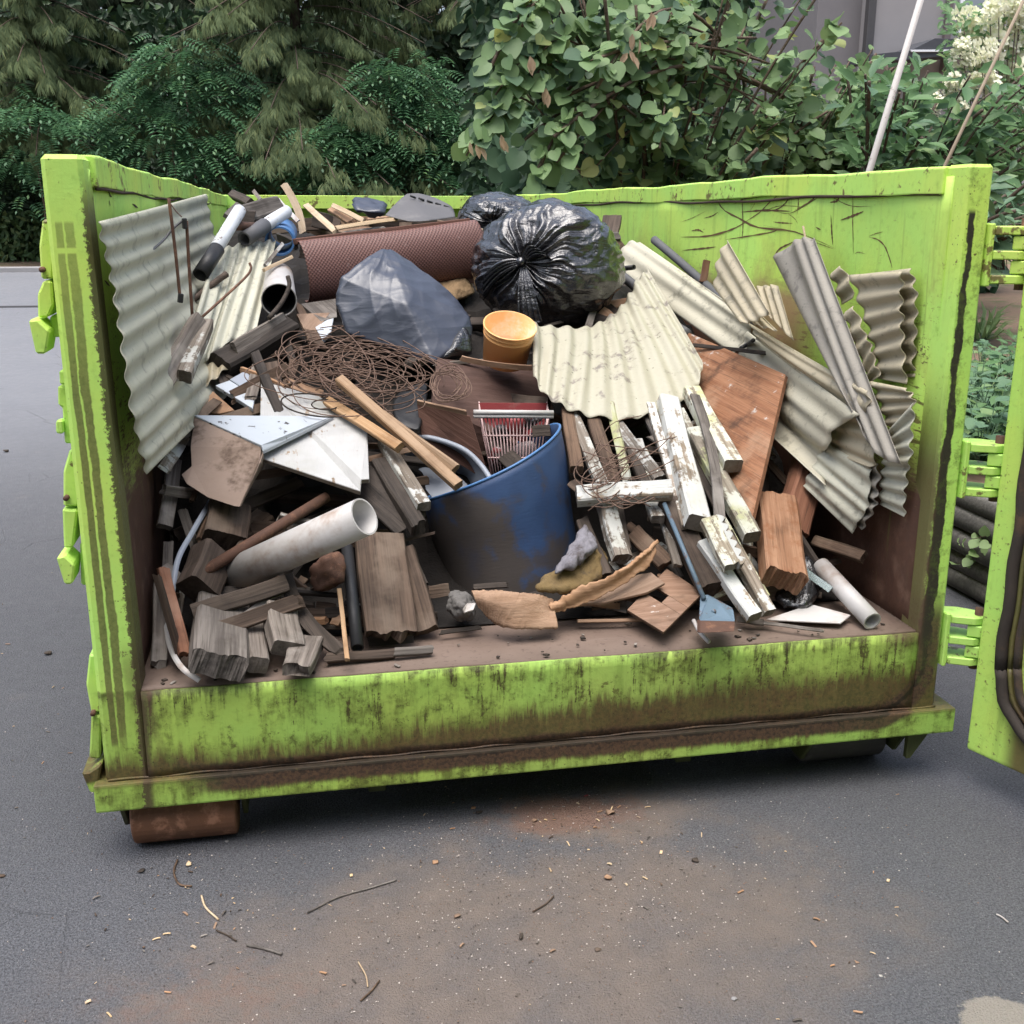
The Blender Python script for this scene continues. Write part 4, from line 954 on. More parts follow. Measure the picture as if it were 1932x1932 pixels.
bm = bmesh.new(); bm_box(bm, (-L/2-.005, rr_*.90, -.03), (L/2*.94, rr_*.90+.026, .012), .003); lp('edge_rail', from_bm('edge_rail', bm), MT['w_choc'])
bm = bmesh.new(); bm_box(bm, (-L/2+.005, -rr_*1.05-.018, -.012), (L/2+.005, -rr_*1.05+.012, .02), .003); lp('edge_rail', from_bm('edge_rail', bm), MT['w_choc'])
hull('insulation_batt', [onY(2, x, y, Y) for x, y, Y in ((1150, 860, 2.3), (1420, 770, 2.4), (1480, 930, 2.3), (1300, 1000, 2.1), (1180, 960, 2.2), (1300, 850, 2.6), (1460, 850, 2.65))], 'foam', 4, 2, .012, 16, 'brown fibrous batt wedged under the punched screen', 'insulation')
# ---- bags
BB = hull('blue_bag', [onY(2, *q) for q in ((850, 612, 1.75), (900, 620, 1.8), (690, 730, 1.66), (565, 825, 1.62), (532, 1000, 1.58), (600, 1195, 1.52), (1050, 1240, 1.42), (1190, 1395, 1.36), (1300, 1310, 1.4), (1425, 1090, 1.55), (1440, 1200, 1.52), (1330, 950, 1.68), (1180, 835, 1.72),
      (985, 700, 1.76), (1000, 1000, 1.46), (960, 850, 1.54), (1400, 1200, 1.95), (900, 800, 2.15), (600, 1000, 2.05))], 'bag_blue', 6, 9, .003, 5, 'matt blue grey plastic bag rising to a point below the screen', 'bag', seed=3, soft=0, fold=(onY(2, 860, 600, 1.78), .009))
hull('plastic_film', [onY(2, *q) for q in ((1420, 1090, 1.52), (1475, 1345, 1.42), (1210, 1400, 1.36), (1330, 1310, 1.37), (1250, 1380, 1.6), (1460, 1200, 1.7))], 'bag_black', 3, 1, .006, 12, 'dark crumpled plastic flap at the foot of the blue bag', 'plastic', seed=8)
bc = onY(3, 745, 610, 1.98); sc3 = mpp(bc, 3)
knot_bag('rubbish_bag', 'big shiny black rubbish bag with a gathered knot beside the orange bucket', bc, (480*sc3, .30, 420*sc3), tuple(onY(3, 470, 530, 1.66)-bc), 'bag_black', .11, flat=.23, seed=4)
b2 = onY(3, 400, 260, 2.75); s2 = mpp(b2, 3)
knot_bag('rubbish_bag', 'smaller black bag half hidden behind the knotted one', b2, (255*s2, .24, 165*s2), (-.4, -.9, -.2), 'bag_black', .07, seed=9, tails=False)
hull('plastic_film', [onY(2, *q) for q in ((620, 270, 3.9), (700, 265, 4.0), (890, 310, 3.9), (860, 370, 3.7), (640, 350, 3.7), (760, 300, 4.2), (780, 390, 3.9))], 'bag_blue', 3, 1, .02, 9, 'crumpled dark plastic scrap lying near the back wall', 'plastic', seed=5)
# upside-down tub near the back
TB = hull('plastic_tub', [onY(2, *q) for q in ((840, 385, 3.1), (1010, 225, 3.45), (1080, 222, 3.5), (1290, 300, 3.4), (1360, 400, 3.15), (1000, 425, 3.0), (1180, 425, 2.98), (900, 330, 3.3), (1200, 255, 3.7), (1340, 330, 3.6))], 'p_tote', 4, 1, .002, 5, 'dull grey upturned plastic tub near the back wall', 'tub', soft=.1)
for t in range(5):
    a = onY(2, 1035+t*58, 245+t*17, 3.33); tt = tube('rim_slot', [a, a+Vector((.03, .01, -.012))], .006, 6); o = link('rim_slot', tt, TB, MT['p_black']); o.location = -TB.location
# ---- orange bucket
OB = empty('orange_bucket', W(3, 445, 1235, .03)); tag(OB, 'small open orange stained bucket standing below the black bag', 'bucket')
so3 = mpp(OB.location, 3); r1 = 178*so3; hb = 275*so3
prof_ = [(0, 0), (0, r1*.86), (hb*.74, r1*.955), (hb*.745, r1*.975), (hb*.765, r1*.975), (hb*.77, r1*.96), (hb*.85, r1*.972), (hb*.855, r1*.995), (hb*.875, r1*.995), (hb*.88, r1*.975), (hb*.975, r1*.985), (hb*.975, r1*1.03), (hb, r1*1.03), (hb, r1*.97), (hb*.3, r1*.9), (hb*.3, 0)]
o = link('bucket_shell', lathe('bucket_shell', prof_, 48), OB, MT['p_orange']); o.rotation_euler = (R(4), R(-90), 0)
OB.rotation_euler = (R(27), R(3), 0)
# ---- wire tangle
tg = []
wr = random.Random(5)
for i in range(50):
    cx, cy = 700+wr.gauss(0, 110), 1450+wr.gauss(0, 60); f = wr.uniform(.55, 1.0); rx, ry = 560*f, 240*f*wr.uniform(.4, 1.05); t0 = wr.uniform(0, 6.28); sp = wr.uniform(1.6, 6.5); rot = wr.gauss(.16, .14); pts = []
    if i % 3 == 0: cx -= 130; rx *= .6
    dep = wr.uniform(.06, .2)
    for j in range(26):
        a = t0+sp*j/25; ex = rx*math.cos(a)*(1+.08*math.sin(a*2.3+i)); ey = ry*math.sin(a)*(1+.12*math.sin(a*1.7+i)); x = cx+ex*math.cos(rot)-ey*math.sin(rot); y = cy+ex*math.sin(rot)+ey*math.cos(rot)
        pts.append(W(2, x, y, dep+.04*math.sin(a*1.3+i)+.012*math.sin(a*7+i)))
    tg.append((spline(pts, 52), .0020))
for i in range(26):
    x0, y0 = wr.gauss(480, 170), wr.gauss(1440, 110); L = wr.uniform(120, 420); a = wr.gauss(.2, .8)
    tg.append((spline([W(2, x0, y0, .12), W(2, x0+L*.5*math.cos(a)+wr.uniform(-40, 40), y0+L*.5*math.sin(a)+wr.uniform(-60, 20), .2), W(2, x0+L*math.cos(a), y0+L*math.sin(a), .14)], 16), .0019))
for i in range(9):
    cx, cy, r = 1310+wr.uniform(-30, 30), 1560+wr.uniform(-30, 30), wr.uniform(90, 140); t0 = wr.uniform(0, 6)
    tg.append(([W(2, cx+r*math.cos(t0+a), cy+r*.85*math.sin(t0+a)+.15*r*math.cos(a*2+i), .20) for a in np.linspace(0, 4.5+wr.random()*2, 30)], .002))
tag(recenter(link('wire_tangle', tubes('wire_tangle', tg, 4), None, MT['wire'])), 'tangled coil of thin rusty wire below the blue bag', 'wire')
rod('wire_loop', 'single dark wire ring lying on the white board', [W(2, 390+245*math.cos(a), 1690+75*math.sin(a)+.12*245*math.cos(a), .14) for a in np.linspace(.2, 6.3, 24)], .003, 'w_dark', 'wire', n=5, res=60)
rod('wire_loop', 'small dark wire ring beside the larger one', [W(2, 450+95*math.cos(a), 1685+35*math.sin(a), .14) for a in np.linspace(0, 6.1, 16)], .0025, 'w_dark', 'wire', n=5, res=40)
tg = []
for i in range(30):
    x0, y0 = wr.uniform(1230, 1500), wr.uniform(550, 1050); x1, y1 = x0+wr.uniform(150, 480), y0-wr.uniform(-80, 330); mx_, my_ = (x0+x1)/2+wr.uniform(-60, 60), (y0+y1)/2+wr.uniform(-90, 90)
    tg.append((spline([W(6, x0, y0, .16), W(6, mx_, my_, .22), W(6, x1, max(380, y1), .17)], 18), .0018))
for i in range(6):
    cx, cy, r = wr.uniform(1300, 1500), wr.uniform(700, 900), wr.uniform(60, 170)
    tg.append(([W(6, cx+r*math.cos(a), cy+r*.8*math.sin(a), .2) for a in np.linspace(0, 4.5, 24)], .0018))
tag(recenter(link('wire_tangle', tubes('wire_tangle', tg, 4), None, MT['wire'])), 'loose springy rusty wires over the white painted sticks', 'wire')
# ---- brown cabinet panels
panel('cabinet_panel', 'large dark brown cabinet panel standing behind the red basket', [W(2, 1225, 1365, .05), onY(2, 1900, 1440, 1.52), onY(6, 1060, 330, 1.35), onY(6, 1090, 720, 1.05), onY(6, 500, 720, 1.05), W(2, 1185, 1680, .05)], .018, 'w_choc', 'panel')
panel('cabinet_panel', 'dark brown panel with a pale chipped top edge left of the basket', [onY(6, 115, 300, .98), onY(6, 480, 385, .93), onY(6, 625, 850, .91), onY(6, 150, 560, .95)], .022, 'w_choc', 'panel')
plank('edge_strip', 'pale chipped edge strip along the brown panel', 6, (110, 295), (480, 375), 55, .010, 'w_card', -35, Y=(.985, .935), j=(.01, .03), cat='strip')
plank('cardboard_flap', 'tan torn cardboard flap in front of the orange bucket', 2, (1375, 1362), (1890, 1432), 40, .006, 'w_card', -25, .14, .12, bow=.02, j=(.01, .01), cat='cardboard')
hull('plastic_film', [W(2, *q) for q in ((880, 1690, .02), (1100, 1680, .02), (1180, 1500, 0), (980, 1560, 0), (1100, 1900, .06), (960, 1880, .04))], 'p_black', 3, 1, .01, 14, 'sooty black plastic between the wire and the brown panels', 'plastic', seed=11)
# ---- red and white basket
BK = empty('slatted_basket', onY(6, 790, 860, 1.0)); tag(BK, 'faded red and pink slatted basket full of paper behind the blue tub', 'basket')
TLb, TRb, BLb, BRb = onY(6, 545, 385, .97), onY(6, 1030, 385, .97), onY(6, 640, 860, .95), onY(6, 960, 860, .95)
bk_d = Vector((.02, .13, .03))
def bkc(nm, me, mat): o = link(nm, me, BK, mat); o.location = -BK.location; return o
bars = []
for i in range(20):
    u = i/19; bars.append(([TLb.lerp(TRb, u), BLb.lerp(BRb, u)], .0024))
for v in (.28, .60, .92): bars.append(([TLb.lerp(BLb, v), TRb.lerp(BRb, v)], .003))
side = []
for i in range(7):
    u = i/6; side.append(([TRb+bk_d*u, BRb+bk_d*u*.8], .0024)); side.append(([TLb+bk_d*u, BLb+bk_d*u*.8], .0024))
o = bkc('basket_side', tubes('basket_side', bars, 5), MT['p_pink']); bkc('basket_side', tubes('basket_side', side, 5), MT['p_pink'])
p0, p1 = onY(6, 505, 358, .955), onY(6, 1055, 362, .955)
bkc('basket_rim', tubes('basket_rim', [([p0, p1], .009), ([p0+Vector((0, 0, -.014)), p1+Vector((0, 0, -.014))], .007)], 8), MT['p_white'])
bkc('basket_rim', tubes('basket_rim', [([TLb, TRb], .008)], 8), MT['p_red'])
bkc('basket_back', prism('basket_back', [TLb+bk_d*.9, TRb+bk_d*.9, BRb+bk_d*.8, BLb+bk_d*.8], (0, .004, 0), 0), MT['p_red'])
bkc('basket_base', prism('basket_base', [BLb, BRb, BRb+bk_d*.8, BLb+bk_d*.8], (0, 0, -.01), 0), MT['p_red'])
q = random.Random(3)
for i in range(9):
    c = TLb.lerp(TRb, q.uniform(.1, .9)).lerp(BLb.lerp(BRb, q.uniform(.1, .9)), q.uniform(.1, .75))+bk_d*.4
    hull('crumpled_paper', [c+Vector((q.uniform(-.045, .045), q.uniform(-.03, .03), q.uniform(-.035, .035))) for _ in range(9)], q.choice(['paper', 'paper', 'p_red', 'p_black']), 2, 0, .01, 20, 'crumpled paper and rags stuffed in the slatted basket', 'paper', seed=i, group='paper stuffed in the basket')
plank('shard', 'dark brown triangular shard sticking out before the basket', 6, (910, 490), (1045, 480), 80, .008, 'w_dark', 10, Y=(.94, .92), j=(.0, .03), cat='shard')
# ---- grey tub and blue barrel
GT = empty('grey_tub', onY(6, 350, 960, .9)); tag(GT, 'pale grey plastic tub with a rounded rim inside the blue barrel', 'tub')
rimp = [onY(6, 20, 560, .98), onY(6, 150, 530, .96), onY(6, 300, 560, .93), onY(6, 450, 625, .90), onY(6, 560, 730, .86), onY(6, 640, 850, .80)]; rimp = spline(rimp, 26)
inn = [onY(6, 60, 800, 1.02), onY(6, 150, 740, 1.0), onY(6, 280, 750, .99), onY(6, 400, 800, .97), onY(6, 480, 880, .93), onY(6, 520, 960, .88)]; inn = spline(inn, 26)
Vv, F = [], []
for j in range(7):
    v = j/6
    for i in range(26): Vv.append(rimp[i].lerp(inn[i], v)+Vector((0, .05*math.sin(v*1.6), 0)))
for j in range(6):
    for i in range(25): k = j*26+i; F.append((k, k+1, k+27, k+26))
o = link('tub_wall', mesh('tub_wall', Vv, F, True), GT, MT['p_grey']); o.location = -GT.location
o = link('tub_rim', tube('tub_rim', rimp, .010, 8), GT, MT['p_grey']); o.location = -GT.location
o = link('tub_base', mesh('tub_base', [*inn, inn[13]+Vector((-.12, -.06, -.10))], [(i, i+1, 26) for i in range(25)], True), GT, MT['p_grey']); o.location = -GT.location
b0, b1 = onY(6, 785, 1520, .76), onY(6, 635, 720, .84)
BR_ = empty('blue_barrel', b0); tag(BR_, 'mud smeared blue plastic barrel cut open at the top', 'barrel')
az = (b1-b0).normalized(); ax = Vector((1, 0, 0)); ax = (ax-az*ax.dot(az)).normalized(); ay = az.cross(ax); hB = (b1-b0).length; rB = 505*mpp(b1, 6)
M = Matrix.Identity(3)
for i in range(3): M[i][0], M[i][1], M[i][2] = ax[i], ay[i], az[i]
BR_.matrix_world = Matrix.Translation(b0) @ M.to_4x4()
n = 72; Vv, F = [], []
for j in range(19):
    v = j/18
    for i in range(n):
        a = 2*math.pi*i/n; top = hB+.085*math.cos(a)+.012*math.sin(2*a+1); r = rB*(.90+.10*min(1, v*1.4)+.012*math.sin(v*9))
        if j == 0: r *= .94
        Vv.append((r*math.cos(a), r*math.sin(a), (-.10)+(top+.10)*v))
for j in range(18):
    for i in range(n): k = (i+1) % n; F.append((j*n+i, j*n+k, (j+1)*n+k, (j+1)*n+i))
F.append(tuple(range(n))[::-1])
o = link('barrel_shell', mesh('barrel_shell', Vv, F, True), BR_, MT['barrel']); md = o.modifiers.new('thickness', 'SOLIDIFY'); md.thickness = .006; md.offset = -1
rimv = [(rB*1.0*math.cos(2*math.pi*i/n), rB*1.0*math.sin(2*math.pi*i/n), hB+.085*math.cos(2*math.pi*i/n)+.012*math.sin(4*math.pi*i/n+1)) for i in range(n+1)]
link('barrel_rim', tube('barrel_rim', rimv, .005, 6), BR_, MT['p_ltblue'])
# ---- left foreground of the load
wb = panel('painted_plywood', 'white painted plywood offcut with a notched corner above the pipe', [W(5, 840, 585, .12), W(5, 1448, 790, .15), W(5, 1455, 720, .16), W(5, 1503, 715, .16), W(5, 1490, 430, .10), W(5, 1200, 215, .05), W(5, 850, 125, .03)], .016, 'wply', 'plywood')
cc = [W(5, 445, 330, .20), W(5, 1290, 335, .10), W(5, 985, 485, .16), W(5, 862, 545, .20), W(5, 850, 515, .21)]
CB = empty('broken_cabinet', W(5, 600, 800, .1)); tag(CB, 'broken cabinet corner with chipped pale top and stained brown front', 'cabinet')
def cbp(nm, pts, v, mat): o = link(nm, prism(nm, pts, v, .002), CB, mat); o.location = -CB.location
cbp('top_panel', cc, Vector((.0, .004, -.014)), MT['lamin'])
from_f = [W(5, 445, 336, .195), W(5, 850, 522, .205), W(5, 840, 610, .20), W(5, 722, 885, .12), W(5, 690, 880, .12), W(5, 530, 830, .11), W(5, 400, 745, .12), W(5, 368, 690, .12), W(5, 430, 640, .14), W(5, 425, 520, .17)]
cbp('front_panel', from_f, Vector((.004, .02, -.004)), MT['stain'])
cbp('side_panel', [W(5, 860, 550, .19), W(5, 840, 620, .185), W(5, 722, 888, .11), W(5, 760, 800, .02), W(5, 860, 640, .06)], Vector((.004, .008, 0)), MT['stain'])
pipe('pvc_pipe', 'thick white plastic pipe with a muddy lower end in the left of the load', 5, (655, 1310), (1475, 942), 225, .005, 'p_white', -.02, .46)
pipe('iron_pipe', 'thin rusty brown pipe lying behind the thick white pipe', 5, (490, 1285), (1245, 825), 68, .005, 'rust', .12, .03)
plank('board', 'fresh tan board with a sawn end above the blue barrel', 6, (-420, 130), (405, 865), 72, .03, 'w_tan', 28, Y=(.98, .53), j=(.002, .003))
plank('board', 'fresh tan board lying on the other tan one', 6, (-140, 380), (385, 765), 90, .022, 'w_tan', -12, Y=(.84, .57), j=(.002, .012))
plank('board', 'tan board with a notched end just under the wire tangle', 5, (1250, 245), (1690, 525), 62, .025, 'w_tan', 18, Y=(1.02, .66), j=(.002, .004))
plank('board', 'weathered white stick hanging over the barrel rim', 5, (1590, 490), (1835, 885), 85, .032, 'w_worn', 30, Y=(.82, .48), j=(.003, .006))
plank('board', 'wide black soaked board below the white plywood', 5, (1420, 700), (1770, 1000), 230, .025, 'w_dark', 20, .02, .06, j=(.01, .03))
plank('board', 'dark board with a broken brown end beside the barrel', 5, (1560, 620), (1810, 1030), 100, .045, 'w_dark', 25, .06, .10, j=(.005, .025))
plank('board', 'wide brown plank with a rotten crumbling lower end', 5, (1560, 1060), (1640, 1690), 310, .035, 'w_brown', 14, .05, .06, j=(.0, .05))
plank('board', 'narrower brown plank standing between the wide one and barrel', 5, (1700, 1150), (1840, 1640), 165, .03, 'w_brown', -10, .02, .03, j=(.0, .006))
pipe('hose', 'black plastic pipe standing upright beside the wide plank', 5, (1370, 1130), (1432, 1735), 74, .004, 'p_black', .06, .08)
plank('stick', 'thin pale stick leaning before the black pipe', 5, (1322, 1380), (1372, 1815), 28, .01, 'w_tan', 0, .12, .10, j=(.01, .01), cat='stick')
plank('board', 'thin broken batten lying along the sill below the planks', 5, (1220, 1800), (1660, 1770), 58, .018, 'w_brown', 20, .04, .02, j=(.03, .02))
plank('board', 'splintery batten end lying next to the broken one', 5, (1640, 1765), (1900, 1745), 52, .018, 'w_grey', 15, .03, .02, j=(.02, .03))
plank('board', 'flat grey board lying behind the sill batten', 5, (1480, 1680), (1790, 1660), 110, .02, 'w_dark', 10, .0, .0, j=(.02, .02))
plank('wood_block', 'big pale timber with a crumbling rotten end on the sill', 5, (610, 1480), (590, 1855), 320, .07, 'w_grey', 12, .05, .14, j=(.0, .03), cat='timber')
plank('wood_block', 'small timber end standing beside the crumbling timber', 5, (800, 1560), (830, 1845), 115, .05, 'w_grey', 15, .03, .08, j=(.0, .006), cat='timber')
plank('wood_block', 'clean sawn grey block tilted on the sill', 5, (960, 1500), (1010, 1745), 195, .05, 'w_grey', 28, .10, .14, j=(.002, .002), cat='block')
plank('wood_block', 'chipped wedge of timber lying on the sill', 5, (1130, 1700), (1060, 1880), 200, .045, 'w_grey', -18, .10, .10, j=(.01, .04), cat='block', taper=.2)
plank('shard', 'long splintered brown shard lying over the timbers', 5, (470, 1665), (1110, 1445), 95, .016, 'w_brown', 15, .16, .14, j=(.12, .05), cat='shard')
plank('board', 'dark plank with a nail hole below the white pipe', 5, (430, 1530), (1010, 1345), 105, .022, 'w_dark', 12, .13, .12, j=(.004, .01))
plank('board', 'thin dark slat under the splintered shard', 5, (700, 1580), (1000, 1365), 45, .012, 'w_grey', 10, .11, .10, j=(.02, .02))
plank('board', 'dark warped slat sagging down towards the sill', 5, (1000, 1300), (1350, 1770), 90, .012, 'w_dark', 15, .06, .06, sbow=-.03, j=(.01, .02))
plank('wood_block', 'short square post end beside the rusty pipe', 5, (560, 1170), (470, 1400), 230, .085, 'w_brown', 30, .04, .10, j=(.0, .006), cat='block')
plank('wood_block', 'dim brown block in the hollow above the rusty pipe', 5, (660, 880), (630, 1090), 250, .06, 'w_brown', 10, -.03, .0, cat='block')
plank('board', 'weathered short board hanging at the left wall', 5, (330, 600), (270, 1010), 88, .02, 'w_grey', 15, .02, .06, j=(.01, .006))
plank('board', 'reddish split stake leaning in the left corner', 5, (250, 1230), (395, 1790), 70, .022, 'w_redb', 20, .12, .10, j=(.04, .03))
plank('board', 'second split stake against the reddish one', 5, (215, 1280), (370, 1810), 40, .02, 'w_brown', -20, .09, .07, j=(.03, .03))
plank('board', 'upright grey board standing in the left front corner', 5, (250, 1330), (235, 1850), 90, .02, 'w_grey', 10, .02, .0, j=(.01, .03))
plank('board', 'grey weathered upright behind the split stakes', 5, (290, 1090), (280, 1500), 60, .02, 'w_grey', 0, -.02, .0)
def ribbon(name, label, pts, wd, mat, cat='strip'):
    pts = spline(pts, 30); Vv, F = [], []
    for i, p in enumerate(pts):
        t = (pts[min(i+1, 29)]-pts[max(i-1, 0)]).normalized(); s = t.cross((CAM-p).normalized()).normalized(); Vv += [p+s*wd/2, p-s*wd/2]
    for i in range(29): F.append((2*i, 2*i+1, 2*i+3, 2*i+2))
    o = link(name, mesh(name, Vv, F, True), None, MT[mat]); recenter(o); md = o.modifiers.new('thickness', 'SOLIDIFY'); md.thickness = .003; return tag(o, label, cat)
ribbon('plastic_strip', 'pale curved plastic strip hanging in the dark left hollow', [W(5, 545, 850, .0), W(5, 440, 1030, .05), W(5, 350, 1200, .10), W(5, 315, 1400, .10)], .016, 'p_grey')
ribbon('plastic_strip', 'white plastic strip curling out over the left of the sill', [W(5, 275, 1560, .06), W(5, 300, 1720, .08), W(5, 370, 1850, .10), onY(5, 480, 1932, -.01)], .015, 'p_white')
hull('crushed_can', [W(5, *q) for q in ((1285, 1155, .14), (1350, 1170, .14), (1345, 1330, .12), (1210, 1390, .10), (1160, 1400, .08), (1150, 1250, .08), (1230, 1200, .04), (1300, 1350, .02))], 'rust', 3, 1, .012, 18, 'crushed brown metal can under the end of the white pipe', 'can', seed=2)
for nm, lb, poly, th, mt, ct in (
    ('board', 'stained tan board end behind the pale cabinet top', [(455, 310), (560, 185), (690, 300), (600, 320)], .02, 'w_card', 'board'),
    ('foam_sheet', 'flat pale foam sheet above the cabinet corner', [(575, 150), (660, 120), (815, 215), (800, 290)], .015, 'lamin', 'foam'),
    ('foam_sheet', 'grey white panel scrap tucked under the black beam', [(660, 115), (760, 58), (825, 165), (810, 205)], .012, 'p_grey', 'panel'),
    ('board', 'brown board scrap standing behind the white plywood', [(845, 20), (975, 60), (970, 165), (850, 130)], .018, 'w_brown', 'board'),
    ('board', 'tan board scrap below the rusty wire', [(1000, 100), (1230, 180), (1200, 240), (1050, 200)], .018, 'w_card', 'board'),
    ('panel_scrap', 'small grey green scrap at the foot of the long sheet', [(320, 300), (400, 255), (410, 290), (335, 335)], .008, 'f_grey', 'scrap')):
    panel(nm, lb, [W(5, x, y, .02) for x, y in poly], th, mt, ct)
for nm, lb, poly, mt in (
    ('board', 'weathered plank under the wire beside the blue bag', [(230, 960), (290, 1000), (460, 1290), (330, 1240)], 'w_brown'),
    ('board', 'tan scrap beneath the punched screen', [(250, 1060), (480, 1050), (390, 1180), (300, 1160)], 'w_card'),
    ('panel_scrap', 'pale grey folded scrap beside the blue bag', [(380, 1150), (510, 1070), (490, 1180), (430, 1240)], 'lamin'),
    ('board', 'grey board below the left end of the screen', [(280, 990), (520, 955), (530, 1080), (420, 1110)], 'w_grey'),
    ('board', 'dark brown board end left of the wire tangle', [(20, 1400), (120, 1380), (150, 1530), (10, 1510)], 'w_brown')):
    panel(nm, lb, [W(2, x, y, .02) for x, y in poly], .018, mt)

# ---- rags and torn boards under the barrel
hull('yellow_rag', [W(6, *q) for q in ((900, 1590, .14), (1000, 1480, .08), (1250, 1390, .10), (1380, 1240, .06), (1450, 1480, .06), (1300, 1560, .12), (1100, 1610, .14), (1330, 1300, .08), (1200, 1500, -.1), (1400, 1400, -.1))], 'yellow_rag', 4, 1, .012, 14, 'dirty yellow cloth bundle beside the foot of the barrel', 'cloth', seed=6)
hull('pale_rag', [W(6, *q) for q in ((1040, 1500, .17), (1160, 1420, .17), (1240, 1340, .17), (1290, 1200, .12), (1280, 1110, .10), (1350, 1290, .12), (1240, 1400, .15), (1270, 1250, -.02))], 'lav_rag', 4, 1, .012, 18, 'crumpled pale lavender cloth against the barrel side', 'cloth', seed=7)
hull('grey_felt', [W(6, *q) for q in ((320, 1700, .02), (350, 1600, .04), (460, 1595, .04), (520, 1680, .04), (500, 1790, .03), (380, 1800, .02), (430, 1700, .12), (430, 1700, -.08))], 'grey_rag', 4, 1, .012, 24, 'grey felt clump lying at the foot of the barrel', 'cloth', seed=4)
panel('paint_chip', 'small white chip lying on the grey felt clump', [W(6, 430, 1715, .15), W(6, 460, 1675, .15), W(6, 522, 1672, .15), W(6, 505, 1720, .15), W(6, 440, 1742, .15)], .006, 'p_white', 'chip')
def curved(name, label, top, bot, mat, th=.012, bulge=.02, rag=.008, cat='board'):
    return sheet(name, label, top, bot, 12, 0., mat, bulge=bulge, nv=12, th=th, rag=rag, cat=cat, warp=.006)
curved('torn_board', 'curved tan fibre board with a torn edge in front of the barrel', [W(6, 490, 1590, .12), W(6, 700, 1595, .14), W(6, 900, 1620, .13), W(6, 1050, 1650, .10)], [W(6, 545, 1700, .10), W(6, 640, 1800, .08), W(6, 800, 1855, .06), W(6, 1080, 1850, .05)], 'w_card', .01, .03, .003)
curved('bark_slab', 'long curved bark slab with a ragged upper edge', [W(6, 1030, 1700, .10), W(6, 1200, 1580, .13), W(6, 1450, 1480, .16), W(6, 1640, 1350, .15), W(6, 1780, 1240, .14)], [W(6, 1040, 1740, .09), W(6, 1250, 1690, .10), W(6, 1480, 1580, .12), W(6, 1680, 1430, .12), W(6, 1740, 1320, .12)], 'w_card', .012, .004, .006, 'bark')
panel('thin_board', 'thin brown board sloping under the bark slab', [W(6, 1095, 1695, .07), W(6, 1640, 1475, .08), W(6, 1730, 1460, .08), W(6, 1825, 1535, .10), W(6, 1700, 1600, .10), W(6, 1400, 1670, .09)], .01, 'w_card')
SP = [W(7, 160, 1505, .09), W(7, 400, 1255, .05), W(7, 620, 1400, .08), W(7, 380, 1640, .13)]
def sq(u, v): return (SP[0]*(1-u)+SP[1]*u)*(1-v)+(SP[3]*(1-u)+SP[2]*u)*v
SB = empty('slotted_board', SP[3]); tag(SB, 'brown board with a cut slot and white paint spatter on the sill', 'board')
for nm, (u0, u1, v0, v1) in (('board_piece', (0, .42, 0, 1)), ('board_piece', (.42, .60, .48, 1)), ('board_piece', (.60, 1, 0, 1))):
    o = link(nm, prism(nm, [sq(u0, v0), sq(u1-.001, v0), sq(u1-.001, v1), sq(u0, v1)], Vector((.004, .012, -.012)), .001), SB, MT['w_slot']); o.location = -SB.location
plank('batten', 'thin pale batten lying flat on the floor plate', 6, (1180, 1800), (1680, 1790), 22, .012, 'w_card', 10, .02, .02, j=(.03, .01), cat='batten')
plank('shard', 'dark flat splinter on the floor below the barrel', 6, (260, 1880), (560, 1840), 30, .008, 'w_dark', 10, .02, .02, j=(.04, .04), cat='shard')

# ---- right: white sticks and their neighbours
plank('stick', 'thick white square post with a dark sawn end', 7, (400, 250), (585, 985), 135, .06, 'w_white', 32, .08, .20, j=(.002, .004), cat='post')
plank('stick', 'mossy white square stick in front of the plywood', 7, (545, 190), (800, 640), 112, .05, 'w_moss', 34, .10, .18, j=(.002, .003), cat='post')
plank('stick', 'yellowish white stick below the plywood edge', 7, (560, 430), (915, 1070), 105, .045, 'w_moss', 30, .12, .17, j=(.002, .004), cat='post')
plank('stick', 'long dark grey warped slat among the white sticks', 7, (570, 210), (720, 960), 62, .012, 'w_grey', 25, .16, .24, sbow=.02, j=(.002, .004), cat='slat')
plank('stick', 'weathered light stick reaching down to the floor', 7, (690, 950), (1020, 1525), 75, .04, 'w_worn', 28, .18, .12, j=(.0, .006), cat='post')
plank('stick', 'white stick with a green tinge ending above the floor', 7, (620, 1100), (930, 1555), 92, .04, 'w_white', 30, .15, .13, j=(.0, .004), cat='post')
plank('stick', 'tan weathered post with a rotten rounded end', 7, (410, 860), (680, 1395), 140, .06, 'w_brown', 26, .10, .13, j=(.0, .02), cat='post')
plank('stick', 'short worn stick lying close under the white post', 7, (300, 820), (345, 965), 80, .03, 'w_worn', 20, .05, .09, cat='post')
plank('stick', 'white painted stick lying level across the wires', 6, (1210, 935), (1880, 890), 130, .045, 'w_white', 34, .14, .20, j=(.004, .012), cat='post')
plank('stick', 'worn white upright stick below the level one', 6, (1405, 960), (1530, 1385), 125, .045, 'w_worn', 28, .08, .10, j=(.0, .02), cat='post')
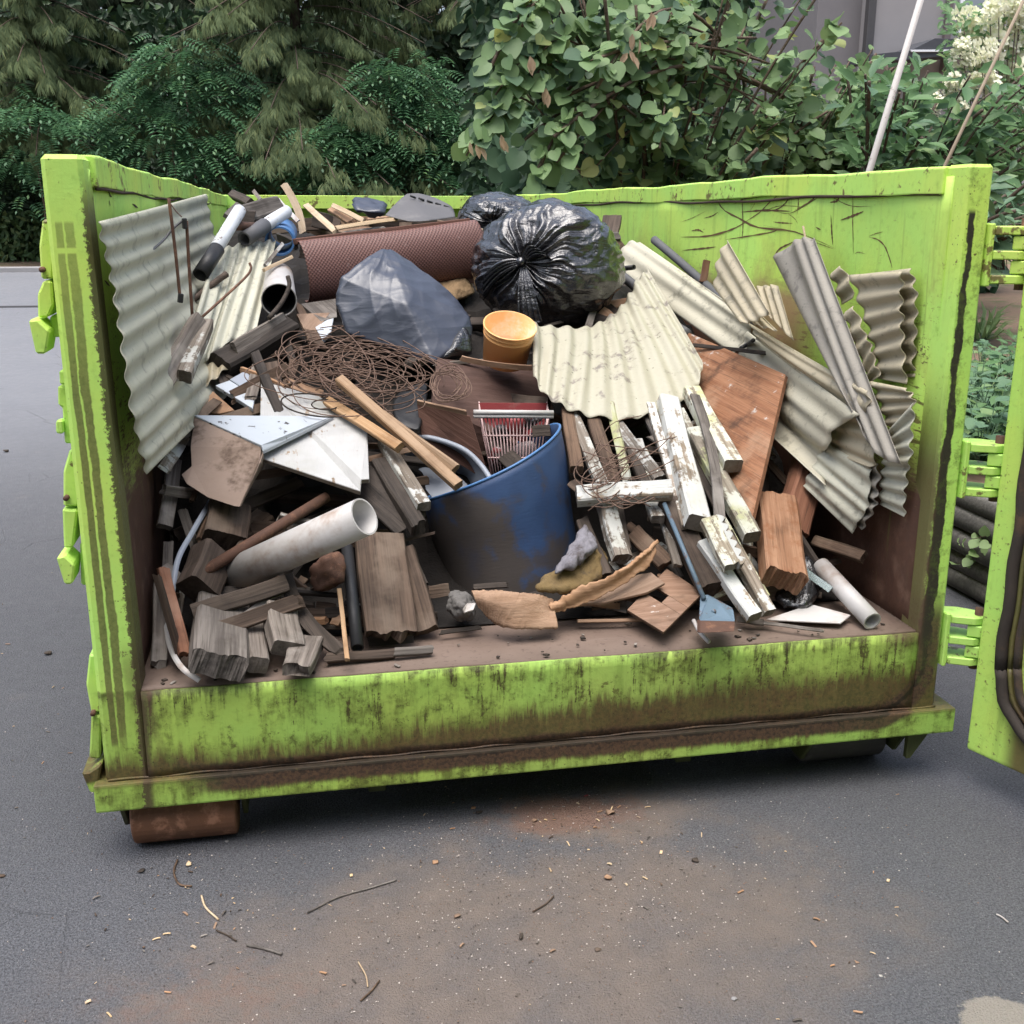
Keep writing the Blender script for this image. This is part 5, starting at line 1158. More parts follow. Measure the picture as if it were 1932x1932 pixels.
# carved bracket
SCB = empty('carved_bracket', W(7, 740, 1220, .2)); tag(SCB, 'white scalloped wooden bracket with a yellowed side', 'bracket')
Mb, Lb = frame(W(7, 650, 960, .24), W(7, 800, 1260, .24), 25)
o = link('bracket_body', plank_mesh('bracket_body', Lb, .055, .035, j1=.02), None, MT['w_moss']); o.matrix_world = Mb; o.parent = SCB; o.matrix_parent_inverse = Matrix.Translation(-SCB.location)
sp_ = []
for i in range(6):
    for t_ in range(7): sp_.append(Vector((-Lb/2+(i+t_/6)*Lb/6, .028+.017*math.sin(math.pi*t_/6), .018)))
o = link('scalloped_edge', prism('scalloped_edge', sp_+[Vector((Lb/2, .02, .018)), Vector((-Lb/2, .02, .018))], Vector((0, 0, -.034)), .0015), None, MT['w_white']); o.matrix_world = Mb; o.parent = SCB; o.matrix_parent_inverse = Matrix.Translation(-SCB.location)
for lb, a, b, wp, mt, ro in (
    ('grey white stick standing nearest the brown panel', (1170, 340), (1400, 870), 85, 'w_worn', 20), ('brown batten between the worn sticks', (1330, 400), (1480, 880), 95, 'w_brown', 15),
    ('worn stick slanting away under the drooping sheet', (1480, 430), (1790, 830), 90, 'w_worn', 25), ('grey slat behind the slanting worn stick', (1700, 380), (1850, 700), 60, 'w_grey', 15),
    ('brown slat leaning behind the rusty wires', (1150, 340), (1215, 760), 90, 'w_brown', 10), ('yellow green board scrap between the sticks', (1660, 640), (1750, 810), 90, 'w_moss', 10),
    ('dark batten in the gap behind the wires', (1560, 560), (1700, 880), 70, 'w_dark', 20), ('dark brown post beside the level white stick', (1500, 1000), (1560, 1330), 60, 'w_dark', 15),
    ('brown slat crossing low behind the upright stick', (1250, 1100), (1420, 1500), 90, 'w_dark', 10), ('brown torn board under the level white stick', (1600, 1180), (1840, 1420), 120, 'w_brown', 15)):
    plank('stick', lb, 6, a, b, wp, .03, mt, ro, .02, .06, j=(.01, .015), cat='slat')
# blue tool
TL_ = empty('scraper_tool', W(7, 700, 1590, .1)); tag(TL_, 'blue painted steel scraper with a long thin handle', 'tool')
p0, p1 = W(7, 385, 865, .16), W(7, 625, 1440, .22)
def tlp(nm, me, mat=MT['bluetool']): o = link(nm, me, TL_, mat); o.location = -TL_.location
tlp('handle', tube('handle', [p0, p1], .0075, 8))
hp_ = [(605, 1430), (650, 1420), (690, 1440), (800, 1500), (812, 1580), (600, 1575), (600, 1540)]
tlp('blade', prism('blade', [W(7, x, y, .20) for x, y in hp_], Vector((.002, .012, 0)), .002))
tlp('blade_edge', prism('blade_edge', [W(7, x, y, .205) for x, y in ((600, 1570), (812, 1575), (815, 1590), (808, 1635), (600, 1645))], Vector((.002, .03, -.01)), .002), MT['rust'])
for x, y in ((672, 1480), (682, 1515)):
    a = W(7, x, y, .205); d = (CAM-a).normalized(); tlp('rivet', tube('rivet', [a, a+d*.006], .008, 10))
rod('white_tube', 'short white plastic tube pointing out over the sill', [W(7, 562, 1570, .10), W(7, 600, 1640, .10), W(7, 655, 1700, .07)], .0065, 'p_white', 'tube')
# plywood, log, beam
ppanel('plywood_sheet', 'big reddish brown plywood sheet leaning under the drooping roofing', (W(7, 560, -80, .06), W(7, 1115, 85, .24), W(7, 915, 945, .17)), 7, [(480, -190), (1115, 85), (915, 945), (610, 640), (520, 100)], .018, 'w_red', 'plywood')
plank('beam', 'reddish brown beam in the gap beside the plywood', 7, (1270, 600), (1140, 1050), 190, .08, 'w_redb', 28, -.02, .02, cat='beam', j=(.01, .02))
plank('rotten_log', 'rotten orange brown post with a crumbling broken end', 7, (1050, 850), (1110, 1345), 245, .085, 'w_rot', 24, .06, .15, j=(.02, .035), cat='post')
plank('rotten_log', 'small rotten flake hanging from the broken post end', 7, (1160, 1120), (1190, 1290), 95, .03, 'w_rot', 40, .10, .15, j=(.02, .04), cat='post', taper=.3)

# ---- right: roofing sheets
fr_ = [onY(3, *q) for q in ((612, 985, 1.42), (800, 1015, 1.5), (1000, 1020, 1.58), (1150, 960, 1.68), (1270, 850, 1.78), (1350, 710, 1.88), (1430, 612, 1.98))]
fb_ = [onY(3, *q) for q in ((645, 1345, 1.12), (735, 1480, 1.03), (860, 1560, .97), (1030, 1620, .93), (1250, 1655, .90), (1450, 1615, .92), (1640, 1540, .98), (1780, 1410, 1.06), (1812, 1265, 1.16))]
sheet('corrugated_sheet', 'drooping cream corrugated sheet spotted with moss in the middle of the load', fr_, fb_, 10, .0085, 'f_moss', bulge=.05, nv=40, warp=.006)
def rs(label, top, bot, n, mat, Yt=None, Xt=None, o=(.1, .1), amp=.0075, **kw):
    """roofing sheet from two end edges seen in view 14; each end by depth, wall plane or the heap's slope"""
    def end(e, i):
        if Xt: return [onX(14, x, y, Xt[i]+(.012*q if len(e) > 1 else 0)) for q, (x, y) in enumerate(e)]
        if Yt: return [onY(14, x, y, Yt[i]) for x, y in e]
        return [W(14, x, y, o[i]) for x, y in e]
    return sheet('corrugated_sheet', label, end(top, 0), end(bot, 1), n, amp, mat, **kw)
rs('pale narrow corrugated strip running down behind the black bag', [(65, 385), (110, 300), (165, 238), (225, 238)], [(760, 880), (820, 800), (860, 735), (880, 690)], 3, 'f_cream', Yt=(2.35, 1.32), nv=30, bulge=.01, amp=.0045)
rs('cream corrugated sheet with a curled wavy end right of the plywood', [(840, 745), (770, 900), (690, 1090)], [(1478, 1222), (1340, 1290), (1300, 1390), (1262, 1470), (1280, 1622)], 4, 'f_cream', o=(.03, .24), nv=30, bulge=.02, amp=.0055)
rs('folded cream sheet edge lying just behind the curled one', [(850, 700), (870, 745), (885, 790)], [(1520, 1085), (1530, 1160), (1478, 1245)], 2, 'f_tan', o=(.14, .18), nv=30, bulge=.02, amp=.005)
rs('lower tan corrugated sheet peeking out beneath the curled end', [(1380, 1200), (1180, 1420)], [(1556, 1225), (1562, 1350), (1560, 1500), (1520, 1525)], 4, 'f_tan', o=(.12, .12), nv=16, amp=.006)
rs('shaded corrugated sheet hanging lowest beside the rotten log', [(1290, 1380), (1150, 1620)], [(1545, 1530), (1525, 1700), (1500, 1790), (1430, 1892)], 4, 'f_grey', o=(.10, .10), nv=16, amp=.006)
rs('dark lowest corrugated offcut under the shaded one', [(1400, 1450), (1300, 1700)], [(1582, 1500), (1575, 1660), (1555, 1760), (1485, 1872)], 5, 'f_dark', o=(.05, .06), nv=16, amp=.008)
rs('small cream sheet tip standing against the right wall', [(650, 500), (668, 345), (720, 224)], [(800, 700), (880, 690), (960, 640)], 3, 'f_tan', Xt=(2.17, 2.12), nv=20, amp=.007)
rs('tan sheet scrap between the cream tip and the grey sheet', [(890, 490), (1010, 485)], [(940, 640), (1100, 800)], 3, 'f_tan', Xt=(2.25, 2.22), nv=12, amp=.006)
rs('brownish sheet corner below the small cream tip', [(780, 590), (860, 600)], [(880, 710), (1010, 745)], 2, 'f_tan', Xt=(2.2, 2.16), nv=12, amp=.006)
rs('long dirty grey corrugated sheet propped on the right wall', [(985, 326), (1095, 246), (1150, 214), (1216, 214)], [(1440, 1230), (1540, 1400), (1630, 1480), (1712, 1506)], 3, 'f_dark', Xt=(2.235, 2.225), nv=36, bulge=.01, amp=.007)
rs('back upright tan corrugated sheet touching the right wall', [(1500, 420), (1560, 620), (1590, 830), (1600, 1010)], [(1770, 388), (1795, 560), (1790, 780), (1790, 1005)], 6, 'f_tan', Xt=(2.32, 2.325), nv=14)
rs('front upright tan corrugated sheet at the right wall', [(1418, 425), (1500, 650), (1555, 850), (1580, 1015)], [(1722, 405), (1712, 600), (1722, 800), (1742, 1045)], 6, 'f_tan', Xt=(2.29, 2.295), nv=14, amp=.0085)
rs('small curled sheet corner left of the upright sheets', [(1310, 420), (1345, 500), (1372, 595)], [(1365, 372), (1420, 440), (1432, 560)], 2, 'f_tan', Xt=(2.28, 2.29), nv=10)
rs('narrow curled sheet edge beside the grey sheet', [(1388, 640), (1440, 800), (1500, 960), (1530, 1040)], [(1445, 598), (1505, 760), (1550, 860), (1590, 1000)], 5, 'f_tan', Xt=(2.268, 2.275), nv=10)
rs('lower fanned tan sheet under the front upright one', [(1540, 1030), (1600, 1180), (1645, 1315)], [(1745, 1070), (1785, 1160), (1700, 1310)], 4, 'f_tan', Xt=(2.275, 2.28), nv=12)
rs('lowest shaded corrugated sheet against the right wall', [(1640, 1310), (1610, 1500), (1590, 1730)], [(1782, 1150), (1766, 1400), (1742, 1600), (1726, 1800)], 7, 'f_grey', Xt=(2.285, 2.29), nv=12)
# ---- right: tubes and pieces near the big bag
rod('flexible_tube', 'long dark grey tube leaning along the pale strip', [onY(3, 1475, 412, 2.35), onY(3, 1650, 560, 2.1), onY(3, 1932, 810, 1.75), onY(4, 330, 975, 1.55), onY(4, 455, 1020, 1.5)], .020, 'p_dgrey', 'tube', n=12, res=20, taper=.85)
rod('flexible_tube', 'blue grey tube half under the pale strip', [onY(3, 1200, 620, 2.15), onY(3, 1350, 740, 2.0), onY(3, 1560, 960, 1.7), onY(3, 1700, 1060, 1.5)], .022, 'p_dgrey', 'tube', n=12, res=16)
pipe('pipe_stub', 'small black pipe end poking out beside the black bag', 3, (1180, 620), (1335, 600), 34, .004, 'p_black', Y=(2.1, 1.95))
plank('board', 'reddish board end standing up behind the black bag', 3, (1150, 420), (1190, 250), 130, .02, 'w_brown', 15, Y=(2.6, 2.75), j=(.01, .01))
plank('board', 'grey block lying below the reddish board end', 3, (1050, 410), (1235, 395), 60, .05, 'w_grey', 25, Y=(2.5, 2.5), j=(.01, .01))
plank('board', 'brown board end propped right of the black bag', 3, (1140, 490), (1260, 440), 90, .02, 'w_brown', 20, Y=(2.4, 2.5), j=(.01, .02))
plank('shard', 'reddish splinter between bag and drooping sheet', 3, (1100, 880), (1330, 830), 60, .012, 'w_card', 20, Y=(1.9, 1.95), j=(.05, .03), cat='shard')
plank('board', 'pale board scrap at the foot of the black bag', 3, (1110, 900), (1190, 960), 70, .015, 'w_card', 20, Y=(1.8, 1.75), j=(.01, .02))
plank('board', 'brown batten upright against the right wall', 4, (150, 670), (125, 800), 38, .02, 'w_redb', 10, Y=(1.9, 1.8), j=(.01, .01))
plank('board', 'white strip lying beneath the smaller black bag', 3, (200, 335), (330, 350), 22, .01, 'w_pale', 10, Y=(2.5, 2.5))
plank('board', 'tan strip between the screen and the black bag', 3, (230, 350), (300, 400), 30, .012, 'w_card', 20, Y=(2.45, 2.4))
plank('board', 'thin stick standing on the grey sheet tip', 4, (705, 560), (688, 478), 12, .006, 'w_pale', 0, Y=(1.2, 1.2), cat='stick', j=(0, .01))
rod('rag_strip', 'twisted dark rag tied round the pale sheet', [W(4, 340, 1170, .22), W(4, 375, 1150, .24), W(4, 410, 1125, .23)], .008, 'p_black', 'rag')
hull('plastic_film', [onY(4, *q) for q in ((300, 960, 1.5), (370, 985, 1.45), (460, 1010, 1.42), (455, 1040, 1.4), (380, 1040, 1.4), (320, 1010, 1.42), (400, 1000, 1.55))], 'p_dgrey', 3, 0, .008, 26, 'crinkled grey foil at the end of the long tube', 'foil', seed=3)
# ---- right front floor
pipe('card_tube', 'pale cardboard tube with a clogged end in the right front corner', 7, (1330, 1240), (1640, 1575), 112, .005, 'p_white', .02, .06)
panel('corrugated_plastic', 'white hollow plastic board lying flat on the floor', [W(7, 1000, 1560, .02), W(7, 1270, 1470, .02), W(7, 1510, 1535, .05), W(7, 1450, 1582, .05)], .006, 'p_white', 'plastic board')
plank('glass_strip', 'clear glass strip leaning beside the cardboard tube', 7, (1225, 1265), (1388, 1385), 42, .004, 'glass', 10, .06, .08, cat='glass', j=(0, 0))
plank('board', 'dim board end deep behind the cardboard tube', 7, (1290, 1090), (1600, 1190), 70, .03, 'w_brown', 20, -.04, -.02)
hull('plastic_film', [W(7, *q) for q in ((1050, 1440, .02), (1100, 1500, .02), (1260, 1510, .02), (1340, 1350, 0), (1280, 1120, 0), (1150, 1250, .02), (1200, 1300, -.15))], 'bag_black', 3, 1, .015, 12, 'black plastic bundle under the rotten log', 'plastic', seed=6)
plank('stick', 'thin twig like batten lying on the right of the floor', 7, (960, 1580), (1350, 1632), 20, .008, 'w_grey', 10, .04, .05, j=(.04, .02), cat='stick')
plank('stick', 'small grey splinter in front of the white plastic board', 7, (820, 1560), (1000, 1585), 36, .012, 'w_grey', 10, .05, .05, j=(.03, .03), cat='stick')
# chips and dirt on the floor strip
fl = random.Random(77)
cm = plank_mesh('wood_crumb', .03, .012, .005, j0=.008, j1=.008, seg=3, col=3); cm.materials.append(MT['w_grey']); cm2 = plank_mesh('wood_crumb', .022, .014, .006, j0=.006, j1=.008, seg=3, col=3); cm2.materials.append(MT['w_dark'])
for i in range(60):
    o = link('wood_crumb', cm if i % 3 == 0 else cm2); o.location = (fl.uniform(.14, 2.3), .03+fl.random()**2*.28, ZF+.004); o.rotation_euler = (fl.uniform(-.2, .2), fl.uniform(-.2, .2), fl.uniform(0, 6)); s = fl.uniform(.3, .9); o.scale = (s, s, s)
    tag(o, 'small wood crumb lying on the rusty floor plate', 'crumb', 'wood crumbs on the floor plate')

# splinters, slats and offcuts lying in every gap of the slope
sr = random.Random(12)
for i in range(170):
    px, py = sr.uniform(300, 1660), sr.uniform(600, 1215)
    if 780 < px < 1110 and py > 720: continue
    if 480 < px < 720 and 740 < py < 960: continue
    if px > 1450 and py < 950: continue
    a = sr.choice([sr.gauss(.2, .5), sr.gauss(1.35, .4), sr.gauss(-.5, .4)]) if px < 900 else sr.choice([sr.gauss(1.15, .25), sr.gauss(1.0, .5), sr.gauss(0, .4)])
    L = sr.uniform(50, 170); dx, dy = math.cos(a)*L/2, math.sin(a)*L/2; of = sr.uniform(-.05, .045)
    lim_ = 1185+(420-px)*.055; y0, y1 = min(py+dy, lim_), min(py-dy, lim_)
    plank('splinter', 'thin dirty splinter or slat lying loose among the bigger pieces', 0, (px+dx, y0), (px-dx, y1), sr.uniform(5, 26), sr.uniform(.006, .02), sr.choice(['w_dark', 'w_dark', 'w_brown', 'w_brown', 'w_grey', 'w_worn', 'w_card'] if px < 1000 else ['w_dark', 'w_brown', 'w_worn', 'w_moss', 'w_grey', 'w_dark']), sr.uniform(-40, 40), of, of+sr.uniform(-.03, .05), j=(.03, .03), cat='splinter', group='loose splinters in the heap')
for lb, a, b, wp, mt, ro, oa, ob in (
    ('long thin white slat leaning beside the thick white post', (300, 260), (520, 1010), 55, 'w_worn', 20, .08, .15), ('long mossy slat between post and plywood', (480, 300), (760, 860), 50, 'w_moss', 25, .06, .13),
    ('thin dark slat crossing behind the scalloped bracket', (470, 420), (830, 1150), 45, 'w_dark', 15, .05, .13), ('dirty white slat low beside the scraper handle', (230, 480), (470, 1250), 48, 'w_worn', 20, .05, .11),
    ('narrow greenish slat ending near the white plastic board', (700, 900), (1000, 1430), 46, 'w_moss', 25, .10, .10), ('thin pale slat under the weathered light stick', (600, 1000), (900, 1480), 40, 'w_worn', 20, .09, .09)):
    plank('stick', lb, 7, a, b, wp, .018, mt, ro, oa, ob, j=(.006, .012), cat='slat')
for i in range(60):
    px, py = sr.uniform(290, 1560), sr.uniform(1090, 1185); py = min(py, 1180+(420-px)*.055); L = sr.uniform(20, 75); a = sr.gauss(.1, .6); dx, dy = math.cos(a)*L/2, math.sin(a)*L/4
    lim_ = 1188+(420-px)*.055
    plank('splinter', 'small dark offcut lying on the floor plate at the foot of the heap', 0, (px+dx, min(py+dy, lim_)), (px-dx, min(py-dy, lim_)), sr.uniform(6, 30), sr.uniform(.006, .02), sr.choice(['w_dark', 'w_brown', 'w_dark', 'w_grey', 'w_card']), sr.uniform(-30, 30), .01, .01, j=(.02, .02), cat='splinter', group='offcuts at the foot of the heap')
bk_r = random.Random(5)
for i in range(46):
    Y = bk_r.uniform(2.7, 5.6); X = bk_r.uniform(.3, 2.1); c = Vector((X, Y, prof(Y)+bk_r.uniform(-.06, .03))); az = bk_r.uniform(0, 3.14); d = Vector((math.cos(az), math.sin(az), bk_r.uniform(-.15, .25)))*bk_r.uniform(.15, .4)
    p0, p1 = c-d, c+d
    for p in (p0, p1): p.x = min(max(p.x, .15), 2.28)
    plank('scrap_board', 'broken scrap board lying on the flat top of the load towards the back wall', 0, 0, 0, bk_r.uniform(.03, .12), bk_r.uniform(.012, .03), bk_r.choice(['w_card', 'w_brown', 'w_grey', 'w_dark', 'w_brown', 'w_grey']), bk_r.uniform(-40, 40), pts=(p0, p1), j=(.03, .03), group='scrap boards on top at the back')
onY = onY_free
# ================================================================== foliage
def fastmesh(name, co, faces_n, idx):
    """co (N,3); faces_n: vertex count of each face; idx: flat vertex indices"""
    me = bpy.data.meshes.new(name); me.vertices.add(len(co)); me.vertices.foreach_set('co', np.asarray(co, np.float32).ravel())
    me.loops.add(len(idx)); me.loops.foreach_set('vertex_index', np.asarray(idx, np.int32)); me.polygons.add(len(faces_n))
    st = np.concatenate(([0], np.cumsum(faces_n)[:-1])); me.polygons.foreach_set('loop_start', st.astype(np.int32)); me.update(calc_edges=True); return me
def nz(a): return a/np.maximum(np.linalg.norm(a, axis=1, keepdims=True), 1e-6)
def leaves(name, pos, tip, nrm, size, tpl, faces):
    pos, tip, nrm = np.asarray(pos), nz(np.asarray(tip)), np.asarray(nrm); size = np.asarray(size)
    sd = nz(np.cross(nrm, tip)); nn = np.cross(tip, sd); t = np.asarray(tpl); k = len(t); N = len(pos)
    co = pos[:, None]+size[:, None, None]*(t[None, :, 0:1]*tip[:, None]+t[None, :, 1:2]*sd[:, None]+t[None, :, 2:3]*nn[:, None])
    fl = np.concatenate([np.asarray(f) for f in faces]); idx = (fl[None]+np.arange(N)[:, None]*k).ravel(); fn = np.tile([len(f) for f in faces], N)
    return fastmesh(name, co.reshape(-1, 3), fn, idx)
T_PT = ([(0, 0, 0), (.3, .2, .05), (.65, .19, .03), (1, 0, -.12), (.65, -.19, .03), (.3, -.2, .05)], [(0, 1, 2, 3), (0, 3, 4, 5)])
T_RD = ([(.04, 0, 0), (-.04, .2, .05), (.12, .42, .1), (.36, .5, .08), (.6, .46, .05), (.84, .26, -.04), (1, 0, -.16), (.84, -.26, -.04), (.6, -.46, .05), (.36, -.5, .08), (.12, -.42, .1), (-.04, -.2, .05), (.45, 0, -.03)],
        [(0, 1, 2, 3, 12), (12, 3, 4, 5, 6), (0, 12, 9, 10, 11), (12, 6, 7, 8, 9)])
def pinnate(n=6):
    v, f = [], []
    for i in range(n):
        x = .12+.85*i/n; z = -.42*x*x
        for s in (1, -1):
            k = len(v); v += [(x, 0, z), (x+.075, s*.09, z+.01), (x+.06, s*.27, z-.05), (x-.055, s*.14, z)]; f.append((k, k+1, k+2, k+3))
    k = len(v); v += [(.95, 0, -.38), (1.03, .05, -.44), (1.12, 0, -.52), (1.03, -.05, -.44)]; f.append((k, k+1, k+2, k+3)); return v, f
def spray(n=7):
    v, f = [], []; q = random.Random(4)
    for i in range(n):
        a = (i/(n-1)-.5)*.85; L = 1-.45*abs(a)+q.uniform(-.12, .12); x0 = .25*abs(math.sin(i*2.3)); d = (math.cos(a), math.sin(a)); k = len(v); w2 = .045
        v += [(x0, 0, 0), (x0+d[0]*L*.4-d[1]*w2, d[1]*L*.4+d[0]*w2, .04), (x0+d[0]*L, d[1]*L, -.10), (x0+d[0]*L*.4+d[1]*w2, d[1]*L*.4-d[0]*w2, .04)]; f.append((k, k+1, k+2, k+3))
    return v, f
T_PIN, T_SPR = pinnate(), spray()
G = np.random.default_rng(11)
def cedar(X, Y, h, label, nb=90, low=1.2, rad=3.6, seed=0, leafmat='l_cedar'):
    q = random.Random(seed); z0 = gz(Y); t = empty('conifer_tree', (X, Y, z0)); tag(t, label, 'tree', 'conifers across the road')
    link('trunk', tube('trunk', [(0, 0, 0), (.05, 0, h*.4), (0, .05, h)], .22, 10, True, .1), t, MT['bark'])
    P, T, Nn, S = [], [], [], []; br = []
    for b in range(nb):
        hz = low+(h-low)*(b/nb)**1.1; az = q.uniform(math.pi, 2*math.pi) if q.random() < .8 else q.uniform(0, math.pi); L = rad*(1-.75*hz/h)*q.uniform(.7, 1.15)
        dv = np.array([math.cos(az), math.sin(az), 0]); sd = np.array([-dv[1], dv[0], 0]); path = []
        for u in np.linspace(0, 1, 9):
            path.append(dv*L*u+np.array([0, 0, hz+.25*L*u-.62*L*u*u+.12*L*u**4]))
        br.append(([tuple(p) for p in path], .012))
        for s_ in range(150 if leafmat == 'l_cedar' else 60):
            u = q.random()**.65; i = min(7, int(u*8)); p = path[i]+(path[i+1]-path[i])*(u*8-i); lat = q.gauss(0, .30*L*.28*(1.1-u*.6))
            P.append(p+sd*lat+np.array([0, 0, -abs(lat)*.30-q.random()*.12])); T.append(dv*q.uniform(.0, .45)+sd*(lat*.5+q.gauss(0, .22))+np.array([0, 0, -q.uniform(.6, 1.1)])); Nn.append(dv+np.array([q.gauss(0, .4), q.gauss(0, .4), .5])); S.append(q.uniform(.15, .36) if leafmat == 'l_cedar' else q.uniform(.3, .6))
    link('branches', tubes('branches', br, 4), t, MT['bark']); link('crown', leaves('crown', P, T, Nn, S, *T_SPR), t, MT[leafmat]); return t
cedar(onY(0, 560, 200, 23.6).x, 23.6, 12, 'broad olive conifer with drooping sprays across the road', 120, 1.6, 4.6, 1)
cedar(onY(0, 80, 200, 23.8).x, 23.8, 12, 'olive conifer with long hanging boughs above the road verge', 110, 2.4, 3.0, 2)
cedar(onY(0, -330, 200, 25).x, 25, 12, 'conifer at the far end of the row beside the road', 90, 1.6, 3.4, 3)
cedar(onY(0, 900, 200, 26.5).x, 26.5, 12, 'dark conifer set back behind the broad one', 80, 3.4, 3.6, 4)
for i, (px, yy) in enumerate(((300, 29), (760, 30), (-150, 30), (1150, 29), (-700, 29), (1600, 32))):
    cedar(onY(0, px, 200, yy).x, yy, 14, 'tall dark conifer in the back row of the wood', 60, .8, 4.6, 20+i, 'l_cedard')['group'] = 'back row conifers'
def cloud(name, mat, n, lo, hi, size, tpl, up=.3, kind='stuff', label=None, front=None, cat=None):
    lo, hi = np.array(lo), np.array(hi); P = lo+(hi-lo)*G.random((n, 3))
    if front is not None:                     # lumpy front surface
        bump_ = .5*np.sin(P[:, 0]*1.3)+.35*np.sin(P[:, 0]*3.1+P[:, 2]*2)+.3*np.sin(P[:, 2]*2.7+1)
        P[:, 1] += bump_*front
    N_ = np.stack([G.normal(0, .5, n), -1+G.normal(0, .5, n), up+G.normal(0, .5, n)], 1); T = np.stack([G.normal(0, .7, n), G.normal(0, .4, n), -.6+G.normal(0, .5, n)], 1)
    o = link(name, leaves(name, P, T, N_, size*G.uniform(.6, 1.3, n), *tpl), None, MT[mat]); return tag(o, label, cat, kind=kind)
cloud('woodland_thicket', 'l_ivy', 42000, (-16, 26.2, .4), (16, 28.0, 6.5), .30, T_PT, label='dark ivy thicket filling the wood behind the conifers', cat='thicket', front=.5)
cloud('woodland_thicket', 'l_cedard', 22000, (-20, 28, .5), (20, 31, 10), .6, T_PT, label='dark back wall of woodland foliage', cat='thicket')
cloud('hedge_undergrowth', 'l_bram', 20000, (-12, 22.6, .55), (4.5, 23.8, 1.75), .16, T_PT, label='low bramble and ivy growth along the road verge', cat='undergrowth', front=.3)
cloud('hedge_undergrowth', 'l_ivy', 16000, (-12, 23.2, .8), (9, 24.4, 2.9), .18, T_PT, label='dark ivy growth behind the brambles', cat='undergrowth', front=.5)
def sapling(px, py, wpx, hpx, Y, n, label, seed, mat='l_locust'):
    q = random.Random(seed); c = onY(0, px, py, Y); s = (Y-CAM.y)/FPX*1.02; rx, rz = wpx*s/2, hpx*s/2; t = empty('locust_sapling', (c.x, Y, gz(Y))); tag(t, label, 'sapling', 'saplings across the road')
    link('stem', tube('stem', [(0, .3, 0), (.1, .2, (c.z-gz(Y))*.5), (0, .1, c.z-gz(Y)+rz*.5)], .035, 6, True, .3), t, MT['bark'])
    P, T, Nn, S = [], [], [], []
    for i in range(n):
        a = q.uniform(0, 2*math.pi); el = math.asin(q.uniform(-.75, 1)); r = q.uniform(.55, 1)**.6*(1+.25*math.sin(3*a+seed)+.2*math.sin(5*el+seed*2))
        d = np.array([math.cos(a)*math.cos(el), math.sin(a)*math.cos(el), math.sin(el)])
        P.append(np.array([d[0]*rx*r, d[1]*rx*.6*r, c.z-gz(Y)+d[2]*rz*r])); T.append(d*np.array([1, 1, .2])+np.array([q.gauss(0, .3), q.gauss(0, .3)-.3, -.25])); Nn.append(np.array([q.gauss(0, .25), -.35, 1.0])); S.append(q.uniform(.34, .58))
    link('foliage', leaves('foliage', P, T, Nn, S, *T_PIN), t, MT[mat])
sapling(345, 150, 190, 120, 22.0, 320, 'blue green sapling under the conifer boughs', 1)
sapling(320, 275, 260, 150, 21.8, 480, 'leafy sapling rising behind the left rim of the container', 2)
sapling(650, 300, 170, 140, 21.4, 420, 'dense bright sapling behind the heap of rubbish', 3)
sapling(790, 250, 220, 210, 21.8, 600, 'tall rounded sapling left of the broad leaved shrub', 4)
sapling(735, 165, 110, 90, 21.6, 160, 'bright top shoot of feathery leaves before the dark wood', 5)
sapling(60, 290, 260, 190, 22.0, 420, 'feathery sapling standing over the road verge', 6)
sapling(880, 310, 170, 160, 21.5, 340, 'low feathery sapling beside the broad leaved shrub', 7)

# unseen leaf wall added behind the viewer; it keeps the low sky off the opening
cloud('low_sky_blocker', 'l_ivy', 17000, (-20, -11.0, 0), (20, -9.0, 10), .5, T_PT, label='unseen leaf wall added behind the camera to block low sky light', cat='hedge', front=.4)

# broad-leaved shrub behind the container
def arch(p0, p1, lift, n=14, sag=0.):
    p0, p1 = Vector(p0), Vector(p1); return [p0.lerp(p1, u)+Vector((0, 0, lift*math.sin(math.pi*u)-sag*u**3)) for u in np.linspace(0, 1, n)]
def shrub(name, label, base, ends, per, size, tpl, mats, seed, lift=.35, r0=.018, cat='shrub', spread=.10, start=.3, flat=.6):
    q = random.Random(seed); t = empty(name, base); tag(t, label, cat); b = Vector(base); br = []; L = [[] for _ in mats]
    for e, f in ends:
        path = arch(Vector(f)-b if f else (q.uniform(-.2, .2), q.uniform(-.1, .1), 0), Vector(e)-b, lift*q.uniform(.4, 1.2), sag=.12); br.append((path, r0*q.uniform(.4, 1)))
        for i in range(per):
            u = start+(1-start)*q.random()**.8; k = min(12, int(u*13)); p = path[k].lerp(path[k+1], u*13-k); dv = (path[k+1]-path[k]).normalized(); a = q.uniform(0, 6.28)
            o = Vector((math.cos(a), math.sin(a), q.gauss(0, .5))); p2 = p+o*q.uniform(.02, spread)
            L[0 if q.random() < .8 or len(mats) == 1 else 1].append((p2, (dv*.5+o*.8+Vector((0, -.15, -.35))), Vector((q.gauss(0, .35), -.55+q.gauss(0, .35), flat+q.gauss(0, .3))), size*q.uniform(.4, 1.4)))
    link('branches', tubes('branches', br, 5), t, MT['bark'])
    for m_, l in zip(mats, L):
        if l: link('leaf_canopy', leaves('leaf_canopy', [x[0] for x in l], [x[1] for x in l], [x[2] for x in l], [x[3] for x in l], *tpl), t, MT[m_])
    return t
q = random.Random(31); ends = []
base = (4.1, 8.0, .35)
def rp(x0, x1, y0, y1, Y0, Y1): return onY(0, q.uniform(x0, x1), q.uniform(y0, y1), q.uniform(Y0, Y1))
for i in range(58): ends.append((rp(960, 1600, -160, 340, 6.8, 8.3), None))
for i in range(18): ends.append((rp(980, 1250, 60, 300, 6.6, 7.2), rp(1200, 1500, 50, 250, 7.2, 7.8)))
